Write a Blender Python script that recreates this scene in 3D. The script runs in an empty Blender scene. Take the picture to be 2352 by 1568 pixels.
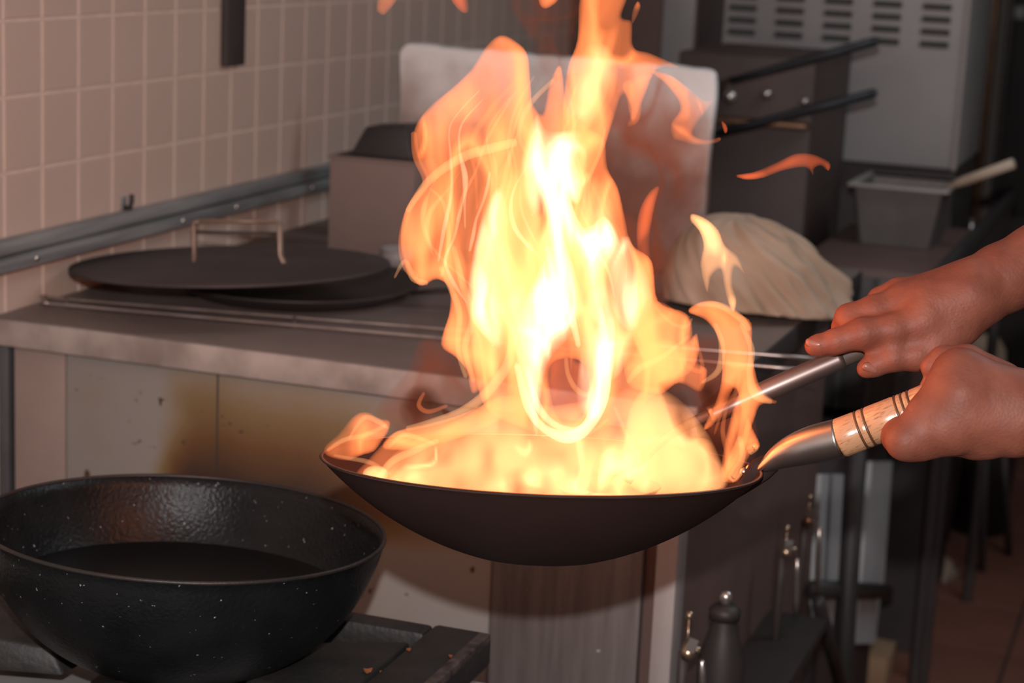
import bpy, bmesh, math, random
import numpy as np
from mathutils import Matrix, Vector

random.seed(7)
SC = bpy.context.scene
COL = SC.collection

# ------------------------------------------------------------------ camera
FPX, CX, CY = 4580.0, 1176.0, 784.0            # focal length in px of the 2352x1568 frame
YAW, PITCH, ROLL = math.radians(19.2), math.radians(12.0), 0.047
CAM_LOC = Vector((0, 0, 1.5))
CAM_ROT = (Matrix.Rotation(YAW, 3, 'Z') @ Matrix.Rotation(math.pi / 2 - PITCH, 3, 'X') @ Matrix.Rotation(ROLL, 3, 'Z'))
cam_data = bpy.data.cameras.new('camera')
cam = bpy.data.objects.new('camera', cam_data)
COL.objects.link(cam)
cam.matrix_world = Matrix.Translation(CAM_LOC) @ CAM_ROT.to_4x4()
cam_data.sensor_width = 36.0
cam_data.lens = FPX / 2352.0 * 36.0
cam_data.clip_start = 0.05
cam_data.dof.use_dof = True
cam_data.dof.focus_distance = 1.53
cam_data.dof.aperture_fstop = 8.0
SC.camera = cam

# ------------------------------------------------------------------ world, flash, fill light, exposure
world = bpy.data.worlds.new('world')
SC.world = world
world.use_nodes = True
world.node_tree.nodes['Background'].inputs[0].default_value = (0.55, 0.6, 0.7, 1)
world.node_tree.nodes['Background'].inputs[1].default_value = 0.05


def light(name, kind, loc, energy, color, radius=0.05, **kw):
    d = bpy.data.lights.new(name, kind)
    d.energy = energy
    d.color = color
    if kind in ('POINT', 'SPOT'):
        d.shadow_soft_size = radius
    for k, v in kw.items():
        setattr(d, k, v)
    o = bpy.data.objects.new(name, d)
    COL.objects.link(o)
    o.location = loc
    return o


# the photographer's flash, on the hot shoe just above the lens
FLASH = light('camera_flash', 'POINT', CAM_LOC + CAM_ROT @ Vector((0.01, 0.12, 0.0)), 98, (1.0, 0.95, 0.94), 0.012)
# unseen fill lamp added under the ceiling to lift the dark areas
FILL = light('ceiling_fill_light', 'AREA', (0.7, 2.9, 2.55), 13, (0.85, 0.93, 1.0), shape='RECTANGLE', size=1.2, size_y=0.3)
SC.view_settings.view_transform = 'Standard'
SC.view_settings.look = 'None'
SC.view_settings.gamma = 1.0
SC.view_settings.use_curve_mapping = False
SC.view_settings.exposure = 0.0
SC.cycles.max_bounces = 8
SC.cycles.diffuse_bounces = 3
SC.cycles.glossy_bounces = 3
SC.cycles.volume_bounces = 0


# ------------------------------------------------------------------ helpers
def P(px, py, d):
    """point of the place seen at frame pixel (px, py) and d metres along the view axis"""
    return CAM_LOC + CAM_ROT @ Vector(((px - CX) / FPX * d, -(py - CY) / FPX * d, -d))


def on(px, py, axis, val):
    r = P(px, py, 1.0) - CAM_LOC
    return CAM_LOC + r * ((val - CAM_LOC[axis]) / r[axis])


def root_offset(o):
    v = Vector((0, 0, 0))
    while o is not None:
        v = v + o.location
        o = o.parent
    return v


def thing(name, label, cat, loc, group=None):
    o = bpy.data.objects.new(name, None)
    COL.objects.link(o)
    o.location = loc
    o.empty_display_size = 0.05
    o['label'] = label
    o['category'] = cat
    if group:
        o['group'] = group
    return o


def tag(o, label=None, cat=None, group=None, kind=None):
    if label: o['label'] = label
    if cat: o['category'] = cat
    if group: o['group'] = group
    if kind: o['kind'] = kind
    return o


def build(name, geo, material, parent=None, smooth=False, bevel=0.0, origin=None, segs=2):
    """geo = (verts, faces) in world space -> one mesh object"""
    verts, faces = geo
    me = bpy.data.meshes.new(name)
    if parent is not None:
        off = root_offset(parent)
    else:
        a = np.array([tuple(v) for v in verts])
        off = Vector(origin) if origin is not None else Vector((a[:, 0].mean(), a[:, 1].mean(), a[:, 2].min()))
    me.from_pydata([tuple(Vector(v) - off) for v in verts], [], [tuple(f) for f in faces])
    me.validate()
    if bevel > 0:
        bm = bmesh.new()
        bm.from_mesh(me)
        bmesh.ops.remove_doubles(bm, verts=bm.verts, dist=1e-6)
        es = [e for e in bm.edges if len(e.link_faces) == 2 and e.calc_face_angle(0) > 0.5]
        bmesh.ops.bevel(bm, geom=es, offset=bevel, segments=segs, profile=0.5, affect='EDGES', clamp_overlap=True)
        bm.to_mesh(me)
        bm.free()
    if smooth:
        me.polygons.foreach_set('use_smooth', [True] * len(me.polygons))
    elif bevel > 0:
        me.polygons.foreach_set('use_smooth', [True] * len(me.polygons))
        try:
            me.set_sharp_from_angle(angle=math.radians(40))
        except Exception:
            pass
    me.update()
    o = bpy.data.objects.new(name, me)
    COL.objects.link(o)
    if parent is not None:
        o.parent = parent
    else:
        o.location = off
    if material is not None:
        me.materials.append(material)
    return o


def join(*geos):
    V, F = [], []
    for v, f in geos:
        n = len(V)
        V += [tuple(x) for x in v]
        F += [tuple(i + n for i in q) for q in f]
    return V, F


def box(x0, x1, y0, y1, z0, z1):
    v = [(x0, y0, z0), (x1, y0, z0), (x1, y1, z0), (x0, y1, z0), (x0, y0, z1), (x1, y0, z1), (x1, y1, z1), (x0, y1, z1)]
    f = [(0, 3, 2, 1), (4, 5, 6, 7), (0, 1, 5, 4), (1, 2, 6, 5), (2, 3, 7, 6), (3, 0, 4, 7)]
    return v, f


def xform(geo, m):
    return [tuple(m @ Vector(v)) for v in geo[0]], geo[1]


def hexa(bottom, top):
    """solid from 4 bottom and 4 top corners (same winding, counter-clockwise from above)"""
    v = [tuple(p) for p in bottom] + [tuple(p) for p in top]
    f = [(0, 3, 2, 1), (4, 5, 6, 7), (0, 1, 5, 4), (1, 2, 6, 5), (2, 3, 7, 6), (3, 0, 4, 7)]
    return v, f


def prism(poly, axis_vec):
    n = len(poly)
    a = [Vector(p) for p in poly]
    b = [p + Vector(axis_vec) for p in a]
    f = [tuple(range(n - 1, -1, -1)), tuple(range(n, 2 * n))]
    f += [(i, (i + 1) % n, (i + 1) % n + n, i + n) for i in range(n)]
    return [tuple(p) for p in a + b], f


def catmull(pts, n=6, closed=False):
    p = np.array([tuple(q) for q in pts], float)
    m = len(p)
    out = []
    rng = range(m) if closed else range(m - 1)
    for i in rng:
        if closed:
            p0, p1, p2, p3 = p[(i - 1) % m], p[i], p[(i + 1) % m], p[(i + 2) % m]
        else:
            p0, p1, p2, p3 = p[max(i - 1, 0)], p[i], p[i + 1], p[min(i + 2, m - 1)]
        for k in range(n):
            t = k / n
            out.append(0.5 * ((2 * p1) + (-p0 + p2) * t + (2 * p0 - 5 * p1 + 4 * p2 - p3) * t * t + (-p0 + 3 * p1 - 3 * p2 + p3) * t ** 3))
    if not closed:
        out.append(p[-1])
    return np.array(out)


def tube(path, radii, n=12, closed=False, flat=1.0, up=None, caps=True):
    """swept round (or flattened) bar along a path"""
    pts = [Vector(p) for p in path]
    m = len(pts)
    if not hasattr(radii, '__len__'):
        radii = [radii] * m
    V, F = [], []
    ref = Vector(up) if up is not None else None
    prev = None
    for i, p in enumerate(pts):
        if closed:
            t = pts[(i + 1) % m] - pts[(i - 1) % m]
        else:
            t = pts[min(i + 1, m - 1)] - pts[max(i - 1, 0)]
        if t.length < 1e-9:
            t = Vector((0, 0, 1))
        t.normalize()
        if ref is not None:
            a = ref - t * ref.dot(t)
        elif prev is None:
            a = Vector((0, 0, 1)) if abs(t.z) < 0.9 else Vector((1, 0, 0))
            a = a - t * a.dot(t)
        else:
            a = prev - t * prev.dot(t)
        a.normalize()
        prev = a
        b = t.cross(a)
        for k in range(n):
            w = 2 * math.pi * k / n
            V.append(tuple(p + a * (math.cos(w) * radii[i] * flat) + b * (math.sin(w) * radii[i])))
    for i in range(m if closed else m - 1):
        j = (i + 1) % m
        for k in range(n):
            k2 = (k + 1) % n
            F.append((i * n + k, i * n + k2, j * n + k2, j * n + k))
    if not closed and caps:
        F.append(tuple(range(n - 1, -1, -1)))
        F.append(tuple((m - 1) * n + k for k in range(n)))
    return V, F


def lathe(profile, mat4, n=64):
    """closed profile [(r, z)...] from axis to axis spun about local z"""
    V, F, rings = [], [], []
    for r, z in profile:
        if r < 1e-6:
            rings.append([len(V)])
            V.append(tuple(mat4 @ Vector((0, 0, z))))
        else:
            rings.append(list(range(len(V), len(V) + n)))
            for k in range(n):
                w = 2 * math.pi * k / n
                V.append(tuple(mat4 @ Vector((r * math.cos(w), r * math.sin(w), z))))
    for a, b in zip(rings, rings[1:]):
        for k in range(n):
            k2 = (k + 1) % n
            if len(a) == 1 and len(b) == 1:
                continue
            if len(a) == 1:
                F.append((a[0], b[k], b[k2]))
            elif len(b) == 1:
                F.append((a[k], b[0], a[k2]))
            else:
                F.append((a[k], b[k], b[k2], a[k2]))
    return V, F


def fix_normals(o):
    bm = bmesh.new()
    bm.from_mesh(o.data)
    bmesh.ops.recalc_face_normals(bm, faces=bm.faces)
    bm.to_mesh(o.data)
    bm.free()
    return o


# ------------------------------------------------------------------ materials
def nodes(name):
    m = bpy.data.materials.new(name)
    m.use_nodes = True
    nt = m.node_tree
    b = nt.nodes['Principled BSDF']
    return m, nt, b


def mat(name, c1, c2=None, rough=0.5, metal=0.0, scale=8.0, stretch=(1, 1, 1), bump=0.0, bscale=None,
        rough2=None, detail=5.0, spec=0.5, coords='Object', contrast=(0.35, 0.65), specks=None):
    m, nt, b = nodes(name)
    L = nt.links
    tc = nt.nodes.new('ShaderNodeTexCoord')
    mp = nt.nodes.new('ShaderNodeMapping')
    mp.inputs['Scale'].default_value = stretch
    L.new(tc.outputs[coords], mp.inputs[0])
    nz = nt.nodes.new('ShaderNodeTexNoise')
    nz.inputs['Scale'].default_value = scale
    nz.inputs['Detail'].default_value = detail
    L.new(mp.outputs[0], nz.inputs[0])
    rp = nt.nodes.new('ShaderNodeValToRGB')
    rp.color_ramp.elements[0].position = contrast[0]
    rp.color_ramp.elements[1].position = contrast[1]
    rp.color_ramp.elements[0].color = (*c1, 1)
    rp.color_ramp.elements[1].color = (*(c2 or c1), 1)
    L.new(nz.outputs[0], rp.inputs[0])
    col = rp.outputs[0]
    if specks:
        n2 = nt.nodes.new('ShaderNodeTexNoise')
        n2.inputs['Scale'].default_value = specks[0]
        n2.inputs['Detail'].default_value = 2
        L.new(tc.outputs[coords], n2.inputs[0])
        r2 = nt.nodes.new('ShaderNodeValToRGB')
        r2.color_ramp.elements[0].position = specks[1]
        r2.color_ramp.elements[1].position = specks[1] + 0.02
        L.new(n2.outputs[0], r2.inputs[0])
        mx = nt.nodes.new('ShaderNodeMix')
        mx.data_type = 'RGBA'
        L.new(r2.outputs[0], mx.inputs[0])
        L.new(col, mx.inputs[6])
        mx.inputs[7].default_value = (*specks[2], 1)
        col = mx.outputs[2]
    L.new(col, b.inputs['Base Color'])
    b.inputs['Metallic'].default_value = metal
    b.inputs['Specular IOR Level'].default_value = spec
    if rough2 is not None:
        mr = nt.nodes.new('ShaderNodeMapRange')
        mr.inputs[3].default_value = rough
        mr.inputs[4].default_value = rough2
        L.new(nz.outputs[0], mr.inputs[0])
        L.new(mr.outputs[0], b.inputs['Roughness'])
    else:
        b.inputs['Roughness'].default_value = rough
    if bump > 0:
        nb = nt.nodes.new('ShaderNodeTexNoise')
        nb.inputs['Scale'].default_value = bscale or scale * 6
        nb.inputs['Detail'].default_value = 4
        L.new(mp.outputs[0], nb.inputs[0])
        bp = nt.nodes.new('ShaderNodeBump')
        bp.inputs['Strength'].default_value = bump
        bp.inputs['Distance'].default_value = 0.002
        L.new(nb.outputs[0], bp.inputs['Height'])
        L.new(bp.outputs[0], b.inputs['Normal'])
    return m


M = {}
M['tile'] = mat('glazed_tile', (0.57, 0.43, 0.36), (0.63, 0.475, 0.395), 0.38, scale=4, bump=0.05, bscale=30, spec=0.35)
M['grout'] = mat('grout', (0.74, 0.58, 0.49), (0.66, 0.51, 0.43), 0.9, scale=30)
M['steel'] = mat('stainless_steel', (0.34, 0.32, 0.31), (0.22, 0.205, 0.2), 0.38, 0.85, scale=6, stretch=(1, 1, 8), rough2=0.55, bump=0.05, bscale=60)
M['steel_top'] = mat('worktop_steel', (0.25, 0.20, 0.18), (0.18, 0.142, 0.128), 0.45, 0.2, scale=5, rough2=0.6, bump=0.05, bscale=50)
M['steel_lip'] = mat('lip_steel', (0.50, 0.435, 0.40), (0.30, 0.25, 0.228), 0.5, 0.3, scale=16, rough2=0.65, bump=0.08, bscale=60)
M['steel_panel'] = mat('cabinet_panel', (0.36, 0.335, 0.33), (0.29, 0.265, 0.255), 0.6, 0.1, scale=7, bump=0.03)
M['steel_warm'] = mat('cabinet_panel_warm', (0.33, 0.255, 0.225), (0.27, 0.205, 0.18), 0.6, 0.1, scale=7, bump=0.03)
M['brushed'] = mat('brushed_steel', (0.185, 0.16, 0.15), (0.125, 0.107, 0.1), 0.45, 0.35, scale=14, stretch=(6, 6, 0.5), rough2=0.6, bump=0.06, specks=(70, 0.745, (0.5, 0.45, 0.42)))
M['post'] = mat('post_steel', (0.40, 0.36, 0.345), (0.30, 0.26, 0.25), 0.45, 0.3, scale=12, stretch=(2, 2, 0.6), rough2=0.6, bump=0.05)
M['dark_gap'] = mat('dark_steel', (0.042, 0.034, 0.033), (0.056, 0.044, 0.041), 0.6, 0.0, scale=10)
M['dark_brown'] = mat('greasy_dark_metal', (0.15, 0.092, 0.08), (0.115, 0.072, 0.063), 0.6, 0.0, scale=6, bump=0.05)
M['grey_metal'] = mat('grey_painted_metal', (0.36, 0.35, 0.35), (0.30, 0.29, 0.29), 0.5, 0.15, scale=4, bump=0.03)
M['rail'] = mat('zinc_rail', (0.36, 0.37, 0.37), (0.19, 0.195, 0.20), 0.42, 0.3, scale=14, stretch=(1, 0.3, 4), rough2=0.6, bump=0.05)
M['black_iron'] = mat('seasoned_iron', (0.006, 0.007, 0.0076), (0.0095, 0.0105, 0.0112), 0.20, 0.0, scale=24, rough2=0.42, bump=0.4, bscale=260, spec=0.18, specks=(230, 0.735, (0.25, 0.25, 0.27)))  # pale specks: glints off the wok painted into the colour
M['wok_steel'] = mat('carbon_steel', (0.025, 0.0125, 0.011), (0.030, 0.016, 0.0135), 0.5, 0.0, scale=10, rough2=0.6, bump=0.06, bscale=90, spec=0.12)
M['oil'] = mat('dark_oil', (0.005, 0.005, 0.005), (0.006, 0.006, 0.006), 0.3, 0.0, scale=5, spec=0.3)
M['cast'] = mat('cast_iron', (0.014, 0.013, 0.013), (0.026, 0.022, 0.020), 0.55, 0.0, scale=30, bump=0.5, bscale=120, specks=(45, 0.765, (0.30, 0.10, 0.035)))
M['cast_edge'] = mat('worn_iron_edge', (0.16, 0.12, 0.105), (0.045, 0.035, 0.032), 0.5, 0.4, scale=70, bump=0.4)
M['stove_white'] = mat('enamel_stovetop', (0.42, 0.41, 0.40), (0.26, 0.25, 0.245), 0.5, 0.0, scale=10, bump=0.05)
M['lid'] = mat('lid_metal', (0.070, 0.055, 0.055), (0.050, 0.040, 0.040), 0.6, 0.2, scale=9, rough2=0.7, bump=0.06)
M['lid_strap'] = mat('tan_strap_metal', (0.34, 0.24, 0.18), (0.24, 0.165, 0.125), 0.45, 0.4, scale=30)
M['chrome'] = mat('polished_rod', (0.62, 0.58, 0.55), (0.5, 0.46, 0.44), 0.25, 0.9, scale=30)
M['strip'] = mat('blue_grey_strip', (.12, .13, .135), (.07, .076, .08), .45, .2, scale=20, stretch=(1, 1, .3))
M['glow_rim_steel'] = mat('bare_rim_steel', (.30, .17, .13), (.2, .11, .085), .35, .8, scale=40)  # reddish tint puts the fire's glow on the rim into the colour
M['stand_dark'] = mat('sooty_stand', (.085, .055, .05), (.06, .042, .038), .6, 0, scale=6, bump=.05)
M['rod'] = mat('tarnished_rod', (0.50, 0.43, 0.40), (0.36, 0.3, 0.275), 0.32, 0.75, scale=30)
M['ferrule'] = mat('ferrule_steel', (0.42, 0.38, 0.36), (0.33, 0.29, 0.27), 0.28, 1.0, scale=14, rough2=0.36, bump=0.02, bscale=80)
M['ladle_steel'] = mat('ladle_steel', (0.25, 0.195, 0.18), (0.19, 0.148, 0.135), 0.36, 0.85, scale=14, rough2=0.44)
M['ladle_wood'] = mat('dark_wood', (0.085, 0.06, 0.045), (0.06, 0.042, 0.032), 0.6, 0.0, scale=14, stretch=(1, 1, 6))
M['board'] = mat('worn_cutting_board', (0.46, 0.41, 0.39), (0.27, 0.21, 0.19), 0.42, 0.55, scale=7, bump=0.7, bscale=22, detail=7)
M['cloth'] = mat('beige_cloth', (0.54, 0.40, 0.305), (0.42, 0.30, 0.21), 0.9, 0.0, scale=8, bump=0.06, bscale=60)
M['carton'] = mat('brown_box', (0.26, 0.185, 0.162), (0.22, 0.156, 0.138), 0.75, 0.0, scale=5)
M['black_matte'] = mat('black_matte', (0.024, 0.020, 0.020), (0.032, 0.026, 0.025), 0.55, 0.0, scale=10)
M['black_blue'] = mat('black_handle', (0.010, 0.013, 0.018), (0.016, 0.02, 0.026), 0.5, 0.0, scale=10)
M['floor_tile'] = mat('quarry_tile', (0.26, 0.105, 0.072), (0.18, 0.08, 0.06), 0.55, 0.0, scale=3, bump=0.1)
M['floor_base'] = mat('floor_grout', (0.07, 0.045, 0.037), (0.055, 0.036, 0.03), 0.8, 0.0, scale=5)
M['plaster'] = mat('kitchen_paint', (0.30, 0.27, 0.25), (0.25, 0.22, 0.2), 0.8, 0.0, scale=3)
M['ceiling'] = mat('ceiling_paint', (0.36, 0.34, 0.33), (0.32, 0.3, 0.29), 0.85, 0.0, scale=3)
M['brass'] = mat('brass_valve', (0.50, 0.38, 0.27), (0.4, 0.3, 0.21), 0.3, 0.9, scale=20)
M['copper'] = mat('copper_pipe', (0.22, 0.13, 0.08), (0.16, 0.09, 0.055), 0.45, 0.6, scale=10)
M['tan_card'] = mat('tan_cardboard', (0.42, 0.27, 0.16), (0.36, 0.22, 0.13), 0.85, 0.0, scale=6)
M['white_rag'] = mat('pale_rag', (0.46, 0.36, 0.28), (0.36, 0.27, 0.21), 0.9, 0.0, scale=10)
M['nail'] = mat('fingernail', (0.26, 0.105, 0.075), (0.22, 0.09, 0.065), 0.35, 0.0, scale=40)
M['food'] = mat('chopped_food', (0.55, 0.36, 0.14), (0.32, 0.16, 0.06), 0.5, 0.0, scale=30)
M['jacket'] = mat('dark_jacket', (0.03, 0.03, 0.034), (0.04, 0.04, 0.044), 0.9, 0.0, scale=30, bump=0.1)


def rust_panel():
    """grey panel with a brown heat stain spreading up from its foot, left of the middle"""
    m, nt, b = nodes('heat_stained_panel')
    L = nt.links
    geo = nt.nodes.new('ShaderNodeNewGeometry')
    sep = nt.nodes.new('ShaderNodeSeparateXYZ')
    L.new(geo.outputs['Position'], sep.inputs[0])
    nz = nt.nodes.new('ShaderNodeTexNoise')
    nz.inputs['Scale'].default_value = 9
    nz.inputs['Detail'].default_value = 6
    L.new(geo.outputs['Position'], nz.inputs[0])

    def math_(op, a, bb, c=None):
        n = nt.nodes.new('ShaderNodeMath')
        n.operation = op
        for i, v in enumerate((a, bb, c)):
            if v is None: continue
            if isinstance(v, (int, float)): n.inputs[i].default_value = v
            else: L.new(v, n.inputs[i])
        return n.outputs[0]
    # height term: strongest at z=0.80, gone at z=0.97; across: starts sharply at X=-1.13, fades by X=-0.75
    h = math_('MULTIPLY_ADD', sep.outputs[2], -7.2, 7.0)
    left = nt.nodes.new('ShaderNodeMapRange'); left.interpolation_type = 'SMOOTHSTEP'
    left.inputs[1].default_value = -1.135; left.inputs[2].default_value = -1.065
    L.new(math_('MULTIPLY_ADD', nz.outputs[0], 0.05, sep.outputs[0]), left.inputs[0])
    right = nt.nodes.new('ShaderNodeMapRange'); right.interpolation_type = 'SMOOTHSTEP'
    right.inputs[1].default_value = -0.96; right.inputs[2].default_value = -0.76
    right.inputs[3].default_value = 1.0; right.inputs[4].default_value = 0.25
    L.new(sep.outputs[0], right.inputs[0])
    low = nt.nodes.new('ShaderNodeMapRange'); low.interpolation_type = 'SMOOTHSTEP'
    low.inputs[1].default_value = 0.775; low.inputs[2].default_value = 0.825
    L.new(sep.outputs[2], low.inputs[0])
    s = math_('MULTIPLY', math_('MULTIPLY', math_('MULTIPLY', h, low.outputs[0]), left.outputs[0]), right.outputs[0])
    s = math_('ADD', s, math_('MULTIPLY', math_('SUBTRACT', nz.outputs[0], 0.5), 0.35))
    rp = nt.nodes.new('ShaderNodeValToRGB')
    e = rp.color_ramp.elements
    e[0].position = 0.0; e[0].color = (0.265, 0.245, 0.225, 1)
    e[1].position = 1.0; e[1].color = (0.045, 0.022, 0.013, 1)
    x = e.new(0.14); x.color = (0.25, 0.20, 0.145, 1)
    x = e.new(0.38); x.color = (0.19, 0.125, 0.055, 1)
    x = e.new(0.68); x.color = (0.125, 0.058, 0.02, 1)
    L.new(s, rp.inputs[0])
    sp = nt.nodes.new('ShaderNodeTexNoise')
    sp.inputs['Scale'].default_value = 55
    L.new(geo.outputs['Position'], sp.inputs[0])
    r2 = nt.nodes.new('ShaderNodeValToRGB')
    r2.color_ramp.elements[0].position = 0.69
    r2.color_ramp.elements[1].position = 0.73
    L.new(sp.outputs[0], r2.inputs[0])
    mx = nt.nodes.new('ShaderNodeMix'); mx.data_type = 'RGBA'
    L.new(r2.outputs[0], mx.inputs[0])
    L.new(rp.outputs[0], mx.inputs[6])
    mx.inputs[7].default_value = (0.07, 0.04, 0.025, 1)
    L.new(mx.outputs[2], b.inputs['Base Color'])
    b.inputs['Roughness'].default_value = 0.55
    b.inputs['Metallic'].default_value = 0.05
    return m


M['rust'] = rust_panel()


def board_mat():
    """worn pale board, its lower two thirds browner than the top, with a ragged border"""
    m, nt, b = nodes('pale_brown_cutting_board')
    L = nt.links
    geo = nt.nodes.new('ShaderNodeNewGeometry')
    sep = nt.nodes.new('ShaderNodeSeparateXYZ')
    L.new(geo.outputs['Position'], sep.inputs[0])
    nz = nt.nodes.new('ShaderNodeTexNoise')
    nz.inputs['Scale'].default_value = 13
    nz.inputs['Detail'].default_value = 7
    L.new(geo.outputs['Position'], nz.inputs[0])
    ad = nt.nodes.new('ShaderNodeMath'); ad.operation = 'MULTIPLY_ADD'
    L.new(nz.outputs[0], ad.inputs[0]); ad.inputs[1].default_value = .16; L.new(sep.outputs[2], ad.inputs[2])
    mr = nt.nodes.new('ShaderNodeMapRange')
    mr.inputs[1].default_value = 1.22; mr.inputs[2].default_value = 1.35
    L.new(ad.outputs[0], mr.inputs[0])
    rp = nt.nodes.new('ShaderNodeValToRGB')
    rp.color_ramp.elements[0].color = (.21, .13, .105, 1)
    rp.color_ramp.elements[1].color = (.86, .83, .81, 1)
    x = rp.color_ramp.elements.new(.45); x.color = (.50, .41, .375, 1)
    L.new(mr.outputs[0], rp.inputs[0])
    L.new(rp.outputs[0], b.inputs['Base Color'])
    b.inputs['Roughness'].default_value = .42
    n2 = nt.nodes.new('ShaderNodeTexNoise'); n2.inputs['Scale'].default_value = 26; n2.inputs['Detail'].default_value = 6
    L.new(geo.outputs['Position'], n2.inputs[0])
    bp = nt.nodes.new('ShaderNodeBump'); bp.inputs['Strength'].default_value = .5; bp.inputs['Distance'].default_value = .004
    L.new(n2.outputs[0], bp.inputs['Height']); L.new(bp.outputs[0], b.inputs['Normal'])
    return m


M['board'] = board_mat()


def wood_handle():
    m, nt, b = nodes('varnished_beech')
    L = nt.links
    tc = nt.nodes.new('ShaderNodeTexCoord')
    mp = nt.nodes.new('ShaderNodeMapping')
    d = (P(2090, 925, 1.505) - P(1928, 1007, 1.525)).normalized()
    q = d.to_track_quat('X', 'Z')
    mp.inputs['Rotation'].default_value = q.inverted().to_euler()
    mp.inputs['Scale'].default_value = (1, 1, 1)
    L.new(tc.outputs['Object'], mp.inputs[0])
    m2 = nt.nodes.new('ShaderNodeMapping')
    m2.inputs['Scale'].default_value = (110, 900, 900)
    L.new(mp.outputs[0], m2.inputs[0])
    nz = nt.nodes.new('ShaderNodeTexNoise')
    nz.inputs['Scale'].default_value = 1
    nz.inputs['Detail'].default_value = 4
    L.new(m2.outputs[0], nz.inputs[0])
    rp = nt.nodes.new('ShaderNodeValToRGB')
    rp.color_ramp.elements[0].position = 0.33; rp.color_ramp.elements[0].color = (0.27, 0.13, 0.06, 1)
    rp.color_ramp.elements[1].position = 0.46; rp.color_ramp.elements[1].color = (0.50, 0.27, 0.145, 1)
    L.new(nz.outputs[0], rp.inputs[0])
    L.new(rp.outputs[0], b.inputs['Base Color'])
    b.inputs['Roughness'].default_value = 0.28
    b.inputs['Coat Weight'].default_value = 0.5
    b.inputs['Coat Roughness'].default_value = 0.2
    return m


M['beech'] = wood_handle()
M['beech_groove'] = mat('burnt_wood_ring', (0.10, 0.042, 0.02), (0.075, 0.03, 0.015), 0.4, 0, scale=40)


def skin():
    m, nt, b = nodes('skin')
    L = nt.links
    tc = nt.nodes.new('ShaderNodeTexCoord')
    nz = nt.nodes.new('ShaderNodeTexNoise')
    nz.inputs['Scale'].default_value = 45
    nz.inputs['Detail'].default_value = 6
    L.new(tc.outputs['Object'], nz.inputs[0])
    rp = nt.nodes.new('ShaderNodeValToRGB')
    rp.color_ramp.elements[0].position = 0.3; rp.color_ramp.elements[0].color = (0.165, 0.050, 0.031, 1)
    rp.color_ramp.elements[1].position = 0.7; rp.color_ramp.elements[1].color = (0.235, 0.078, 0.048, 1)
    L.new(nz.outputs[0], rp.inputs[0])
    L.new(rp.outputs[0], b.inputs['Base Color'])
    b.inputs['Roughness'].default_value = 0.55
    b.inputs['Specular IOR Level'].default_value = 0.28
    b.inputs['Subsurface Weight'].default_value = 0.12
    b.inputs['Subsurface Radius'].default_value = (0.012, 0.004, 0.002)
    b.inputs['Subsurface Scale'].default_value = 0.3
    vo = nt.nodes.new('ShaderNodeTexVoronoi')
    vo.inputs['Scale'].default_value = 420
    L.new(tc.outputs['Object'], vo.inputs[0])
    n2 = nt.nodes.new('ShaderNodeTexNoise')
    n2.inputs['Scale'].default_value = 130
    n2.inputs['Detail'].default_value = 5
    L.new(tc.outputs['Object'], n2.inputs[0])
    ad = nt.nodes.new('ShaderNodeMath'); ad.operation = 'MULTIPLY_ADD'
    L.new(vo.outputs['Distance'], ad.inputs[0]); ad.inputs[1].default_value = 0.35
    L.new(n2.outputs[0], ad.inputs[2])
    bp = nt.nodes.new('ShaderNodeBump')
    bp.inputs['Strength'].default_value = 0.22
    bp.inputs['Distance'].default_value = 0.002
    L.new(ad.outputs[0], bp.inputs['Height'])
    L.new(bp.outputs[0], b.inputs['Normal'])
    return m


M['skin'] = skin()


def fire_mat(name, color, strength, soot=22.0, soot_color=(.5, .42, .38)):
    """burning gas: a volume that glows evenly, so thick places look bright and thin edges orange"""
    m = bpy.data.materials.new(name)
    m.use_nodes = True
    nt = m.node_tree
    nt.nodes.remove(nt.nodes['Principled BSDF'])
    em = nt.nodes.new('ShaderNodeEmission')
    em.inputs[0].default_value = (*color, 1)
    em.inputs[1].default_value = strength
    ab = nt.nodes.new('ShaderNodeVolumeAbsorption')
    ab.inputs['Color'].default_value = (*soot_color, 1)
    ab.inputs['Density'].default_value = soot
    ad = nt.nodes.new('ShaderNodeAddShader')
    nt.links.new(em.outputs[0], ad.inputs[0])
    nt.links.new(ab.outputs[0], ad.inputs[1])
    nt.links.new(ad.outputs[0], nt.nodes['Material Output'].inputs['Volume'])
    return m


M['fire_red'] = fire_mat('flame_red_gas', (1.0, 0.16, 0.045), 60, 30)
M['fire_orange'] = fire_mat('flame_orange_gas', (1.0, 0.235, 0.070), 78, 34)
M['fire_yellow'] = fire_mat('flame_yellow_gas', (1.0, 0.42, 0.16), 85, 26)
M['fire_white'] = fire_mat('flame_white_gas', (1.0, 0.70, 0.42), 110, 22)
M['fire_peach'] = fire_mat('flame_peach_gas', (1.0, 0.38, 0.14), 27, 13)
M['fire_soot'] = fire_mat('sooty_smoke', (1.0, 0.24, 0.11), 2.0, 75.0, (.35, .28, .25))
M['fire_smoke'] = fire_mat('flame_dim_gas', (1.0, 0.20, 0.09), 3.2, 24)

# ------------------------------------------------------------------ the room
WX = -1.372                                        # tiled wall plane (tile faces)
TW, TH = 0.0831, 0.0912                            # tile pitch
wall_left = build('wall_left', box(WX - 0.12, WX - 0.0015, -1.5, 6.5, 0, 2.6), M['grout'])
tag(wall_left, 'wall clad in square beige tiles with pale grout, left of the worktop', kind='structure')
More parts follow.
